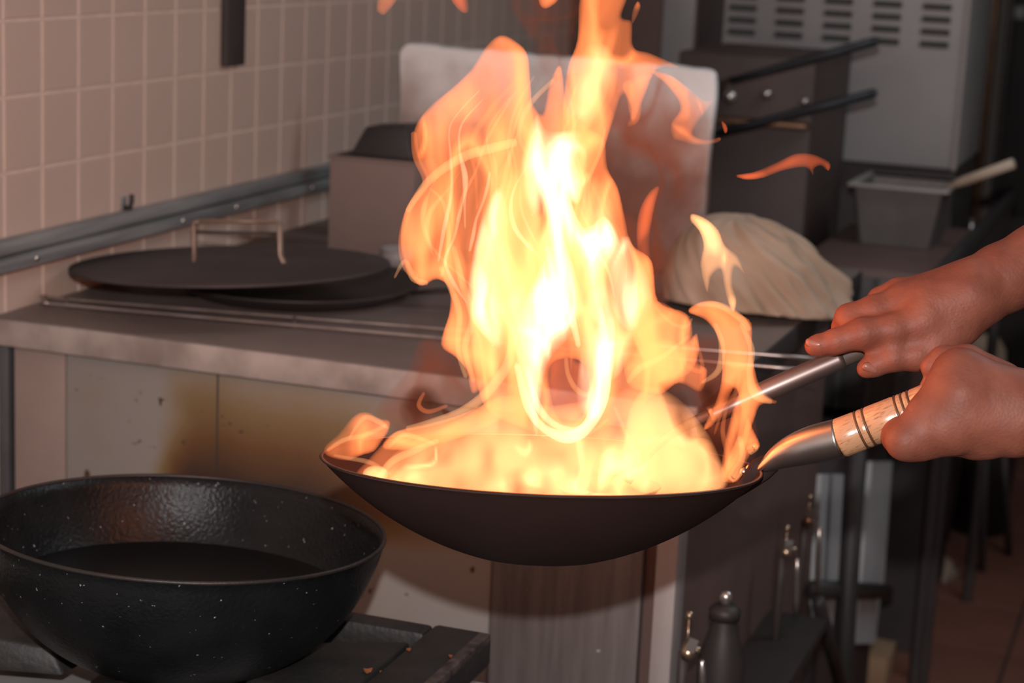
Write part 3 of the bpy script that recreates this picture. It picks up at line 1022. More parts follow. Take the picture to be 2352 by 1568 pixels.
# ------------------------------------------------------------------ far end of the kitchen
sc_ = thing('steel_cabinet', 'tall grey steel cabinet with rows of louvre slots at the far end', 'cabinet', (-0.74, 4.25, 0))
build('body', box(-.985, -.489, 4.05, 4.45, 1.045, 2.05), M['grey_metal'], sc_, bevel=.006)
build('dark_gap_base', box(-.975, -.495, 4.10, 4.44, .0045, 1.045), M['dark_gap'], sc_)  # dark box in place of the shaded gap below, shade put into its colour
for cx0 in (-.972, -.874, -.776, -.678, -.580):
    for k in range(9):
        z = 1.285 + .0245 * k
        build('louvre', hexa([(cx0, 4.046, z), (cx0 + .056, 4.046, z), (cx0 + .056, 4.051, z), (cx0, 4.051, z)],
                             [(cx0, 4.0425, z + .011), (cx0 + .056, 4.0425, z + .011), (cx0 + .056, 4.051, z + .013), (cx0, 4.051, z + .013)]), M['dark_steel'] if 'dark_steel' in M else M.setdefault('dark_steel', mat('louvre_metal', (.10, .10, .102), (.085, .085, .087), .5, .3, scale=8)), sc_)
build('edge_trim', box(-.497, -.487, 4.044, 4.052, 1.045, 2.05), M['steel_panel'], sc_, bevel=.001)
dc = thing('dim_cabinet', 'dim grey cabinet beside the louvred steel cabinet, above the cutting board', 'cabinet', (-1.12, 4.3, 0))
build('body', box(-1.25, -.990, 4.14, 4.5, .06, 2.05), M['dark_brown'], dc, bevel=.006)
build('door', box(-1.135, -1.065, 4.132, 4.141, 1.0, 2.0), M['grey_metal'], dc, bevel=.002)
build('door', box(-1.06, -.995, 4.132, 4.141, 1.0, 2.0), M['dark_gap'], dc, bevel=.002)

fr_ = thing('dark_fryer_stand', 'dark greasy metal stand with chrome knobs behind the cloth bundle', 'stand', (-.8, 3.8, 0))
build('body', box(-.96, -.702, 3.62, 3.98, .05, 1.272), M['stand_dark'], fr_, bevel=.005)
for x, z, s_ in ((-.856, 1.195, .014), (-.787, 1.205, .011), (-.716, 1.197, .009)):
    m4 = Matrix.Translation((x, 3.62, z)) @ Matrix.Rotation(math.pi / 2, 4, 'X')
    build('knob', lathe([(0, -.001), (s_, -.001), (s_, .008), (s_ * .6, .016), (0, .018)], m4, 16), M['chrome'], fr_, smooth=True)
build('drip_ledge', box(-.96, -.70, 3.56, 3.62, 1.150, 1.160), M['copper'], fr_, bevel=.002)

for lab, (xa, ya), (xb, yb), dy in (('upper black-handled pan hooked on the dark stand', (1690, 182), (2012, 94), 3.50), ('lower black-handled pan hooked on the dark stand', (1662, 302), (2006, 214), 3.50)):
    a, b = on(xa, ya, 1, dy), on(xb, yb, 1, dy)
    t = thing('frying_pan', lab, 'pan', a, 'black-handled pans')
    d_ = (b - a).normalized()
    hd = build('handle', tube([a - d_ * .01, a + d_ * .05, a.lerp(b, .6), b], [.006, .007, .0085, .0085], 12), M['black_blue'], t, smooth=True)
    build('end_cap', tube([b - d_ * .004, b + d_ * .006], [.0088, .006], 12), M['black_matte'], hd, smooth=True)
    c = a - d_ * .105 + Vector((0, -.01, -.005))
    ax = Vector((-d_.z, 0, d_.x))
    q = ax.to_track_quat('Z', 'Y').to_matrix().to_4x4()
    build('pan_body', lathe([(0, -.02), (.07, -.02), (.10, .012), (.103, .013), (.098, .010), (.069, -.017), (0, -.017)], Matrix.Translation(c) @ q, 40), M['dark_brown'], t, smooth=True)

ft = thing('fryer_tank', 'grey ribbed fryer tank under the rectangular pan', 'fryer', (-.55, 3.6, 0))
build('tank', box(-.66, -.43, 3.35, 3.95, .70, .945), M['dark_brown'], ft, bevel=.005)
build('front_sheet', box(-.63, -.445, 3.342, 3.35, .70, .93), M['grey_dark'] if 'grey_dark' in M else M.setdefault('grey_dark', mat('dull_metal', (.085, .078, .078), (.065, .06, .06), .5, .4, scale=8)), ft, bevel=.001)
for k in range(4):
    build('rib', box(-.622 + .05 * k, -.612 + .05 * k, 3.336, 3.342, .70, .93), M['grey_dark'], ft)
build('top_edge', box(-.43, -.414, 3.05, 4.6, .922, .951), M['grey_dark'], ft, bevel=.002)
build('side_skirt', box(-.43, -.422, 3.05, 4.6, .83, .922), M['dark_gap'], ft)
for x, y in ((-.645, 3.78), (-.445, 3.78), (-.645, 3.93), (-.445, 3.93), (-.426, 4.5)):
    build('leg', tube([(x, y, 0.004), (x, y, .71)], .012, 10), M['dark_gap'], ft)

rp_ = thing('rectangular_pan', 'deep rectangular steel pan with a pale wooden handle on the fryer tank', 'pan', (-.53, 3.68, .9455))
x0, x1, y0, y1 = -.597, -.468, 3.62, 3.78
zb, zt_ = .9465, 1.052
build('pan_wall', join(
    hexa([(x0, y0, zb), (x1, y0, zb), (x1, y0 + .004, zb), (x0, y0 + .004, zb)], [(x0 - .016, y0 - .014, zt_), (x1 + .016, y0 - .014, zt_), (x1 + .016, y0 - .010, zt_), (x0 - .016, y0 - .010, zt_)]),
    hexa([(x0, y1 - .004, zb), (x1, y1 - .004, zb), (x1, y1, zb), (x0, y1, zb)], [(x0 - .016, y1 + .010, zt_), (x1 + .016, y1 + .010, zt_), (x1 + .016, y1 + .014, zt_), (x0 - .016, y1 + .014, zt_)]),
    hexa([(x0, y0, zb), (x0 + .004, y0, zb), (x0 + .004, y1, zb), (x0, y1, zb)], [(x0 - .016, y0 - .014, zt_), (x0 - .012, y0 - .014, zt_), (x0 - .012, y1 + .014, zt_), (x0 - .016, y1 + .014, zt_)]),
    hexa([(x1 - .004, y0, zb), (x1, y0, zb), (x1, y1, zb), (x1 - .004, y1, zb)], [(x1 + .012, y0 - .014, zt_), (x1 + .016, y0 - .014, zt_), (x1 + .016, y1 + .014, zt_), (x1 + .012, y1 + .014, zt_)]),
    box(x0, x1, y0, y1, zb, zb + .004)), M['pan_grey'] if 'pan_grey' in M else M.setdefault('pan_grey', mat('pan_steel', (.16, .145, .14), (.12, .108, .105), .5, .3, scale=10)), rp_)
rm = []
for (a0_, a1_, b0_, b1_) in ((x0 - .026, x1 + .026, y0 - .024, y0 - .012), (x0 - .026, x1 + .026, y1 + .012, y1 + .024), (x0 - .026, x0 - .012, y0 - .012, y1 + .012), (x1 + .012, x1 + .026, y0 - .012, y1 + .012)):
    rm.append(box(a0_, a1_, b0_, b1_, zt_, zt_ + .006))
build('rim', join(*rm), M['steel_panel'], rp_, bevel=.001)
ha, hb = on(2168, 432, 1, 3.66), on(2328, 375, 1, 3.62)
wd = build('handle', tube([ha, ha.lerp(hb, .3), hb], [.004, .009, .0095], 12), M['pale_wood'] if 'pale_wood' in M else M.setdefault('pale_wood', mat('pale_wood', (.50, .40, .31), (.42, .33, .25), .6, 0, scale=14)), rp_, smooth=True)

tp = thing('chrome_tap', 'small chrome tap glinting beyond the far forearm', 'tap', on(2222, 590, 1, 4.6))
c = on(2224, 585, 1, 4.6)
build('tap_body', tube([c, c + Vector((0, 0, .05)), c + Vector((0, 0, .085))], [.012, .009, .007], 12), M['chrome'], tp, smooth=True)
build('tap_cross', tube([c + Vector((-.03, 0, .012)), c + Vector((.03, 0, .012))], .010, 10), M['chrome'], tp, smooth=True)
build('tap_pipe', tube([c + Vector((0, 0, .002)), Vector((c.x, c.y + .02, .3)), Vector((c.x, c.y + .02, .004))], .010, 10), M['dark_gap'], tp, smooth=True)

# uprights at the far right, on the back wall
FYB = 6.0
for nm, lab, cat, p0_, p1_, mt in (
        ('door_edge_post', 'dark upright post right of the louvred cabinet', 'post', 2238, 2262, 'dark_gap'),
        ('copper_pipe', 'brown upright pipe between dark posts at the far right', 'pipe', 2266, 2288, 'copper'),
        ('grey_pipe', 'slim grey upright pipe at the far right', 'pipe', 2308, 2322, 'grey_dark')):
    x0_, x1_ = on(p0_, 100, 1, FYB).x, on(p1_, 100, 1, FYB).x
    xm = (x0_ + x1_) / 2
    tt_ = thing(nm, lab, cat, (xm, FYB, 0))
    if 'pipe' in nm:
        rr = (x1_ - x0_) / 2
        build('pipe_run', tube([(xm, FYB, 0), (xm, FYB, 2.58)], rr, 16), M[mt], tt_, smooth=True)
        for z in (.6, 1.6, 2.3):
            build('clip', tube([(xm, FYB, z), (xm, FYB, z + .02)], rr * 1.25, 16), M['dark_gap'], tt_)
    else:
        build('upright', box(x0_, x1_, FYB, FYB + .05, 0, 2.58), M[mt], tt_, bevel=.003)
        build('rebate', box(x0_ + .006, x1_ - .006, FYB - .004, FYB, 0.05, 2.55), M['black_matte'], tt_)
dr = thing('dark_fridge', 'tall dark fridge at the right edge behind the pipes', 'fridge', (.1, 6.3, 0))
build('body', box(-.62, .55, 6.08, 6.45, .04, 2.1), M['dark_gap'], dr, bevel=.01)
build('door', box(-.60, -.06, 6.06, 6.08, .7, 2.08), M['black_matte'], dr, bevel=.006)
build('door', box(-.05, .54, 6.06, 6.08, .7, 2.08), M['black_matte'], dr, bevel=.006)
q = on(2340, 45, 1, 6.04)
build('handle', tube([q, q + Vector((0, 0, .04))], .022, 12), M['grey_metal'], dr, smooth=True)

# ------------------------------------------------------------------ under and beside the counter
lk = thing('under_counter_locker', 'grey two-door locker beyond the counter side, split by a black post', 'locker', (-.6, 3.2, 0))
build('body', box(-.69, -.510, 2.87, 3.60, .05, .68), M['dark_gap'], lk, bevel=.004)
def side_poly(pts, x=-.5):
    return [on(px, py, 0, x) for px, py in pts]
for pts in (((1888, 1090), (1946, 1090), (1925, 1338), (1872, 1338)), ((1870, 1372), (1920, 1372), (1908, 1480), (1880, 1440)), ((2003, 1060), (2050, 1060), (2030, 1345), (1978, 1345)), ((1972, 1372), (2022, 1372), (2010, 1478), (1965, 1478))):
    q = side_poly(pts)
    build('door', prism(q[::-1], (-.008, 0, 0)), M['locker_grey'] if 'locker_grey' in M else M.setdefault('locker_grey', mat('locker_paint', (.58, .59, .60), (.46, .47, .48), .5, .0, scale=3)), lk)
bp_ = thing('black_post', 'black upright post between the grey locker doors', 'post', (-.47, 3.2, 0))
a, b = on(1966, 1030, 0, -.465), on(1936, 1560, 0, -.465)
build('upright', tube([a, b, Vector((b.x, b.y, .004))], .016, 12), M['black_matte'], bp_, smooth=True)
a, b = on(1870, 1352, 0, -.485), on(2035, 1358, 0, -.485)
build('crossbar', tube([a, b], .014, 10), M['black_matte'], bp_, smooth=True)
a, b = on(1880, 1380, 0, -.46), on(1930, 1568, 0, -.46)
build('brace', tube([a, b], .010, 10), M['black_matte'], bp_, smooth=True)


def valve(name, lab, px, py, hpx, tilt, lever):
    """gas valve on a short riser in front of the dark counter side"""
    c = on(px, py, 0, -.462)
    t = thing(name, lab, 'valve', c - Vector((0, 0, .06)), 'gas valves along the counter side')
    s = (c - CAM_LOC).length / FPX
    build('body', tube([c + Vector((0, -.011, -.004)), c + Vector((0, .0, .0)), c + Vector((0, .012, .006))], [.006, .0085, .006], 12), M['brass'], t, smooth=True)
    build('nut', lathe([(0, -.005), (.0085, -.005), (.0085, .005), (0, .005)], Matrix.Translation(c + Vector((.004, -.004, .006))) @ Matrix.Rotation(1.2 + tilt, 4, 'Y'), 6), M['chrome'], t)
    build('riser', tube([c + Vector((-.006, 0, -.004)), c + Vector((-.006, 0, -.05)), c + Vector((-.006, .0, -.16))], .0055, 10), M['dark_gap'], t, smooth=True)
    build('stem', tube([c, c + Vector((.012, 0, .002))], .0035, 8), M['brass'], t, smooth=True)
    lv = c + Vector((.013, .006, -.012))
    e = lv + Vector((0, lever[0], lever[1]))
    build('lever', tube([lv, lv.lerp(e, .3), lv.lerp(e, .7), e], [.0028, .0042, .0042, .003], 8), M['chrome'], t, smooth=True)
    top_ = c + Vector((-.003, .002, .012 + hpx * s))
    build('wire', tube([c + Vector((-.004, -.002, .002)), (c + top_) / 2 + Vector((0, -.004, 0)), top_], .0016, 6), M['brass'], t, smooth=True)
    build('tip', tube([top_, top_ + Vector((0, .003, .007))], .0036, 8), M['brass'], t, smooth=True)


valve('gas_valve', 'brass gas valve nearest the corner post of the counter', 1583, 1492, 45, .6, (.035, -.095))
valve('gas_valve', 'gas valve low on the counter side with the upright pale lever', 1808, 1262, 20, .3, (.02, -.085))
valve('gas_valve', 'highest gas valve, hanging in front of the grey locker', 1860, 1190, 20, -.4, (.025, -.10))
bt = thing('dark_bottle', 'dark bottle with a pale cap beside the counter side', 'bottle', on(1662, 1640, 0, -.44))
c = on(1664, 1420, 0, -.45)
m4 = Matrix.Translation((c.x, c.y, c.z))
build('bottle_body', lathe([(0, -.16), (.024, -.16), (.026, -.15), (.026, -.045), (.018, -.02), (.013, .0), (.012, .012), (0, .012)], m4, 24), M['black_matte'], bt, smooth=True)
build('collar', lathe([(0, .0), (.017, .0), (.018, .010), (.012, .016), (0, .016)], m4, 20), M['black_matte'], bt, smooth=True)
build('cap', lathe([(0, .016), (.006, .016), (.0075, .026), (.005, .031), (0, .032)], m4, 16), M['chrome'], bt, smooth=True)
sh = thing('low_shelf', 'dark low shelf along the foot of the counter side', 'shelf', (-.45, 2.4, 0))
zs = c.z - .1605
build('board', box(-.50, -.42, 2.06, 2.55, zs - .015, zs), M['black_matte'], sh, bevel=.002)
build('bracket', box(-.49, -.47, 2.2, 2.22, 0, zs - .015), M['dark_gap'], sh)
build('bracket', box(-.49, -.47, 2.5, 2.52, 0, zs - .015), M['dark_gap'], sh)

cbx = thing('cardboard_box', 'small tan cardboard box on the floor beyond the counter', 'box', on(1990, 1568, 2, 0))
q = on(1990, 1575, 2, 0)
build('box_body', box(q.x - .045, q.x + .04, q.y - .02, q.y + .10, 0.0045, .070), M['tan_card'], cbx, bevel=.002)
build('box_flap', box(q.x - .047, q.x + .0, q.y - .022, q.y + .102, .070, .073), M['tan_card'], cbx)
q = on(2165, 1325, 2, 0.005)
V = [q + Vector((math.cos(a) * (.035 + .02 * math.sin(3 * a)), math.sin(a) * (.06 + .02 * math.cos(2 * a)), 0)) for a in [k / 14 * 6.283 for k in range(14)]]
rg = (V + [v.lerp(q, .45) + Vector((.008 * math.sin(5 * i), 0, .03 + .012 * math.cos(4 * i))) for i, v in enumerate(V)] + [q + Vector((0, 0, .055))],
      [(i, (i + 1) % 14, (i + 1) % 14 + 14, i + 14) for i in range(14)] + [(i + 14, (i + 1) % 14 + 14, 28) for i in range(14)] + [tuple(range(13, -1, -1))])
tag(build('crumpled_rag', rg, M['white_rag'], smooth=True), 'pale crumpled rag on the floor beyond the locker', 'rag')
sv = thing('steel_bowl', 'small shiny steel bowl on the floor beside the cardboard box', 'bowl', on(1880, 1562, 2, .004))
q = on(1880, 1562, 2, .005)
prof, _ = bowl(.05, .035, .002, .02, 10)
build('bowl_shell', lathe(prof, Matrix.Translation(q + Vector((0, 0, .0355))), 28), M['steel_panel'], sv, smooth=True)
bn = thing('black_bin', 'black bin with a pale bag on the floor at the far right', 'bin', (-.46, 5.1, 0))
c = on(2235, 1090, 1, 4.85)
build('bin_body', lathe([(0, .005), (.07, .005), (.085, .30), (.088, .31), (.08, .305), (.066, .012), (0, .012)], Matrix.Translation((c.x, 5.1, 0)), 24), M['black_matte'], bn, smooth=True)
build('bag', lathe([(0, .24), (.05, .25), (.06, .285), (.04, .315), (.012, .325), (0, .325)], Matrix.Translation((c.x - .01, 5.1, 0)), 16), M['white_rag'], bn, smooth=True)
sk2 = thing('beige_sack', 'beige rounded sack behind the two wrists at the far right', 'sack', (-.47, 4.7, 0))
c = on(2258, 800, 1, 4.85)
build('sack_body', lathe([(0, c.z - .16), (.05, c.z - .16), (.062, c.z - .08), (.055, c.z + .0), (.035, c.z + .03), (0, c.z + .038)], Matrix.Translation((c.x, 4.85, 0)), 20), M['cloth'], sk2, smooth=True)
sto = thing('stool', 'dark stool with thin splayed legs holding the beige sack', 'stool', (c.x, 4.85, 0))
zs2 = c.z - .161
build('seat', lathe([(0, zs2 - .03), (.10, zs2 - .03), (.105, zs2 - .01), (.10, zs2), (0, zs2)], Matrix.Translation((c.x, 4.85, 0)), 28), M['black_matte'], sto, smooth=True)
for a in range(4):
    w = a * math.pi / 2 + .5
    p0 = Vector((c.x + .07 * math.cos(w), 4.85 + .07 * math.sin(w), zs2 - .03)); p1 = Vector((c.x + .12 * math.cos(w), 4.85 + .12 * math.sin(w), .004))
    build('leg', tube([p0, p1], .009, 8), M['dark_gap'], sto, smooth=True)

# ------------------------------------------------------------------ the cook: two bare forearms and hands
def J(px, py, d):
    return tuple(P(px, py, d))


def rpx(w, d=1.5):
    return w * d / FPX


def chain(pts):
    """pts (px,py,depth,radius px) -> cone list"""
    out = []
    for a, b in zip(pts, pts[1:]):
        out.append((J(*a[:3]), rpx(a[3], a[2]), J(*b[:3]), rpx(b[3], b[2])))
    return out


# near hand (closed round the wok handle), back of the hand to the camera
Wn = (2345, 948, 1.475, 76)
near = [
    (.010, chain([(2900, 900, 1.50, 125), (2620, 925, 1.49, 112), (2450, 942, 1.48, 88), Wn])
     + chain([Wn, (2208, 855, 1.474, 52)]) + chain([Wn, (2208, 905, 1.464, 50)]) + chain([Wn, (2226, 962, 1.466, 47)]) + chain([Wn, (2262, 1008, 1.474, 42)])
     + chain([(2330, 915, 1.475, 66), (2225, 880, 1.474, 58)])
     + chain([(2330, 985, 1.470, 62), (2215, 965, 1.468, 52)])),
    (.004, chain([(2195, 865, 1.476, 48), (2130, 945, 1.472, 43), (2080, 1012, 1.470, 45), (2066, 1002, 1.495, 40), (2085, 960, 1.528, 32), (2125, 925, 1.536, 27)])),
    (.004, chain([(2208, 915, 1.464, 46), (2160, 985, 1.466, 42), (2128, 1012, 1.474, 41), (2118, 1000, 1.500, 36), (2140, 950, 1.530, 30), (2180, 915, 1.536, 25)])),
    (.004, chain([(2228, 965, 1.466, 43), (2190, 1002, 1.470, 40), (2176, 1008, 1.482, 38), (2172, 985, 1.508, 33), (2195, 930, 1.528, 27)])),
    (.004, chain([(2262, 1008, 1.476, 38), (2236, 1016, 1.482, 35), (2222, 1010, 1.495, 31), (2226, 975, 1.512, 27), (2242, 920, 1.52, 23)])),
    (.004, chain([(2300, 880, 1.490, 52), (2222, 832, 1.508, 40), (2168, 826, 1.515, 32), (2140, 842, 1.516, 27)])),
    (.003, chain([(2139, 868, 1.518, 16), (2122, 890, 1.517, 13)])),
]
# far hand (index finger laid along the ladle, thumb below it)
Wf = (2232, 676, 1.590, 70)
far = [
    (.010, chain([(2800, 350, 1.63, 118), (2560, 500, 1.615, 106), (2390, 600, 1.60, 84), (2300, 640, 1.595, 76), Wf])
     + chain([Wf, (2118, 742, 1.578, 44)]) + chain([Wf, (2082, 692, 1.590, 43)]) + chain([Wf, (2068, 678, 1.606, 38)]) + chain([Wf, (2080, 682, 1.622, 32)])
     + chain([(2200, 735, 1.585, 55), (2150, 775, 1.582, 40)])
     + chain([(2215, 690, 1.583, 66), (2130, 705, 1.582, 56)])),
    (.004, chain([(2120, 742, 1.576, 42), (2050, 757, 1.574, 37), (1982, 766, 1.574, 35), (1920, 784, 1.576, 29), (1878, 793, 1.578, 24), (1868, 795, 1.578, 20)])),
    (.004, chain([(2085, 694, 1.590, 41), (2010, 712, 1.590, 35), (1950, 730, 1.592, 32), (1938, 752, 1.602, 27), (1975, 785, 1.618, 24)])),
    (.004, chain([(2064, 674, 1.606, 36), (2024, 690, 1.610, 31), (2005, 715, 1.620, 28), (2025, 765, 1.628, 24)])),
    (.004, chain([(2078, 680, 1.622, 30), (2052, 700, 1.630, 26), (2050, 735, 1.636, 23), (2070, 770, 1.634, 20)])),
    (.004, chain([(2195, 755, 1.580, 46), (2150, 800, 1.576, 40), (2105, 818, 1.574, 34), (2050, 822, 1.574, 31), (2010, 838, 1.576, 26), (1990, 846, 1.577, 23)])),
]
HSTEP = 0.0019
va, fa = limb_mesh(near, HSTEP, (.01, .016, .012, .010, .010, .0035, .003))
vb, fb = limb_mesh(far, HSTEP, (.01, .009, .006, .005, .005, .010))
pv = np.concatenate([va, vb]); pf = np.concatenate([fa, fb + len(va)])
person = build('person', ([Vector(v) for v in pv], pf.tolist()), M['skin'], smooth=True)
md = person.modifiers.new('smooth', 'SMOOTH'); md.factor = .5; md.iterations = 3
tag(person, 'bare forearms and hands of a person gripping the wok handle and a ladle', 'person')


# the rest of the cook, standing just right of the frame
def solid(name, groups, h, kj, m, parent):
    v, f = limb_mesh(groups, h, kj)
    return build(name, ([Vector(q) for q in v], f.tolist()), m, parent, smooth=True)


e_n, e_f = P(2900, 900, 1.50), P(2800, 350, 1.63)
s_n, s_f = Vector((.34, 1.56, 1.40)), Vector((.34, 1.92, 1.40))
solid('jacket', [(.05, [(tuple(e_n.lerp(s_n, .12)), .055, tuple(s_n), .075), (tuple(e_f.lerp(s_f, .12)), .055, tuple(s_f), .075)]),
                 (.05, [((.36, 1.74, .92), .155, (.36, 1.74, 1.10), .155), ((.36, 1.66, 1.30), .12, (.36, 1.82, 1.30), .12), ((.36, 1.74, 1.05), .15, (.36, 1.74, 1.36), .13)])], .010, .06, M['jacket'], person)
solid('trousers', [(.03, [((.36, 1.65, .90), .105, (.36, 1.63, .50), .075), ((.36, 1.63, .50), .075, (.36, 1.63, .10), .060)]),
                   (.03, [((.36, 1.83, .90), .105, (.36, 1.85, .50), .075), ((.36, 1.85, .50), .075, (.36, 1.85, .10), .060)])], .010, .04, M['jacket'], person)
for y_ in (1.63, 1.85):
    solid('shoe', [(.02, [((.40, y_, .045), .038, (.22, y_, .038), .034), ((.38, y_, .06), .042, (.36, y_, .10), .045)])], .008, .02, M['black_matte'], person)
solid('head', [(.03, [((.36, 1.74, 1.42), .058, (.34, 1.74, 1.52), .055), ((.33, 1.74, 1.57), .075, (.35, 1.74, 1.63), .085), ((.31, 1.74, 1.53), .045, (.30, 1.74, 1.52), .035)]),
               (.01, [((.262, 1.74, 1.585), .010, (.243, 1.74, 1.562), .013)]), (.008, [((.35, 1.652, 1.59), .016, (.355, 1.650, 1.565), .012)]), (.008, [((.35, 1.828, 1.59), .016, (.355, 1.830, 1.565), .012)])], .006, .012, M['skin'], person)
solid('hair', [(.02, [((.36, 1.74, 1.655), .082, (.40, 1.74, 1.60), .072)])], .008, .02, M['black_matte'], person)


def nail(px, py, d, L, W, ang, tilt):
    c = P(px, py, d)
    ax = CAM_ROT @ Vector((math.cos(ang), -math.sin(ang), 0))
    nrm = CAM_ROT @ Vector((tilt[0], tilt[1], 1)).normalized()
    ax = (ax - nrm * ax.dot(nrm)).normalized()
    sd = nrm.cross(ax)
    V, F = [], []
    n, rings = 20, 4
    for j in range(rings + 1):
        q = j / rings
        for i in range(n):
            w = 6.28319 * i / n
            cx_, sx_ = math.cos(w), math.sin(w)
            e = 2.6
            x = math.copysign(abs(cx_) ** (2 / e), cx_) * q; y = math.copysign(abs(sx_) ** (2 / e), sx_) * q
            V.append(tuple(c + ax * x * L * d / FPX + sd * y * W * d / FPX - nrm * (.0018 * y * y + .001 * q ** 4)))
    for j in range(rings):
        for i in range(n):
            F.append((j * n + i, j * n + (i + 1) % n, (j + 1) * n + (i + 1) % n, (j + 1) * n + i))
    m = len(V)
    V += [tuple(Vector(v) - nrm * .0015) for v in V]
    F += [tuple(k + m for k in reversed(q)) for q in F]
    F += [(rings * n + i, rings * n + (i + 1) % n, m + rings * n + (i + 1) % n, m + rings * n + i) for i in range(n)]
    return V, F


build('fingernail', nail(1870, 783, 1.5705, 20, 12, .40, (-.2, .75)), M['nail'], person, smooth=True)
build('fingernail', nail(2000, 849, 1.5668, 20, 12, .38, (-.05, -.45)), M['nail'], person, smooth=True)
build('mole', lathe([(0, -.002), (.0022, -.001), (.0016, .0006), (0, .001)], Matrix.Translation(P(2180, 1024, 1.4605)) @ (CAM_ROT.to_4x4()), 12), M['dark_gap'], person, smooth=True)

# ------------------------------------------------------------------ the fire
def vnoise(x, y, seed):
    """smooth value noise, vectorised"""
    rs = np.random.RandomState(seed)
    T = rs.rand(64, 64)
    xi, yi = np.floor(x).astype(int), np.floor(y).astype(int)
    fx, fy = x - xi, y - yi
    fx = fx * fx * (3 - 2 * fx); fy = fy * fy * (3 - 2 * fy)
    g = lambda a, b: T[a % 64, b % 64]
    return (g(xi, yi) * (1 - fx) + g(xi + 1, yi) * fx) * (1 - fy) + (g(xi, yi + 1) * (1 - fx) + g(xi + 1, yi + 1) * fx) * fy


def fire_depth(py):
    return 1.55 - 0.07 * (1065 - py) / 1065


def seg_dist(X, Y, poly):
    best = np.full(X.shape, 1e9); bx = np.zeros_like(X); by = np.zeros_like(X)
    inside = np.zeros(X.shape, bool)
    m = len(poly)
    for i in range(m):
        x0, y0 = poly[i]; x1, y1 = poly[(i + 1) % m]
        dx, dy = x1 - x0, y1 - y0
        t = np.clip(((X - x0) * dx + (Y - y0) * dy) / (dx * dx + dy * dy + 1e-9), 0, 1)
        qx, qy = x0 + t * dx, y0 + t * dy
        d = np.hypot(X - qx, Y - qy)
        u = d < best
        best = np.where(u, d, best); bx = np.where(u, qx, bx); by = np.where(u, qy, by)
        c = ((y0 > Y) != (y1 > Y))
        with np.errstate(divide='ignore', invalid='ignore'):
            xi = (x1 - x0) * (Y - y0) / (y1 - y0) + x0
        inside ^= c & (X < xi)
    return best, bx, by, inside


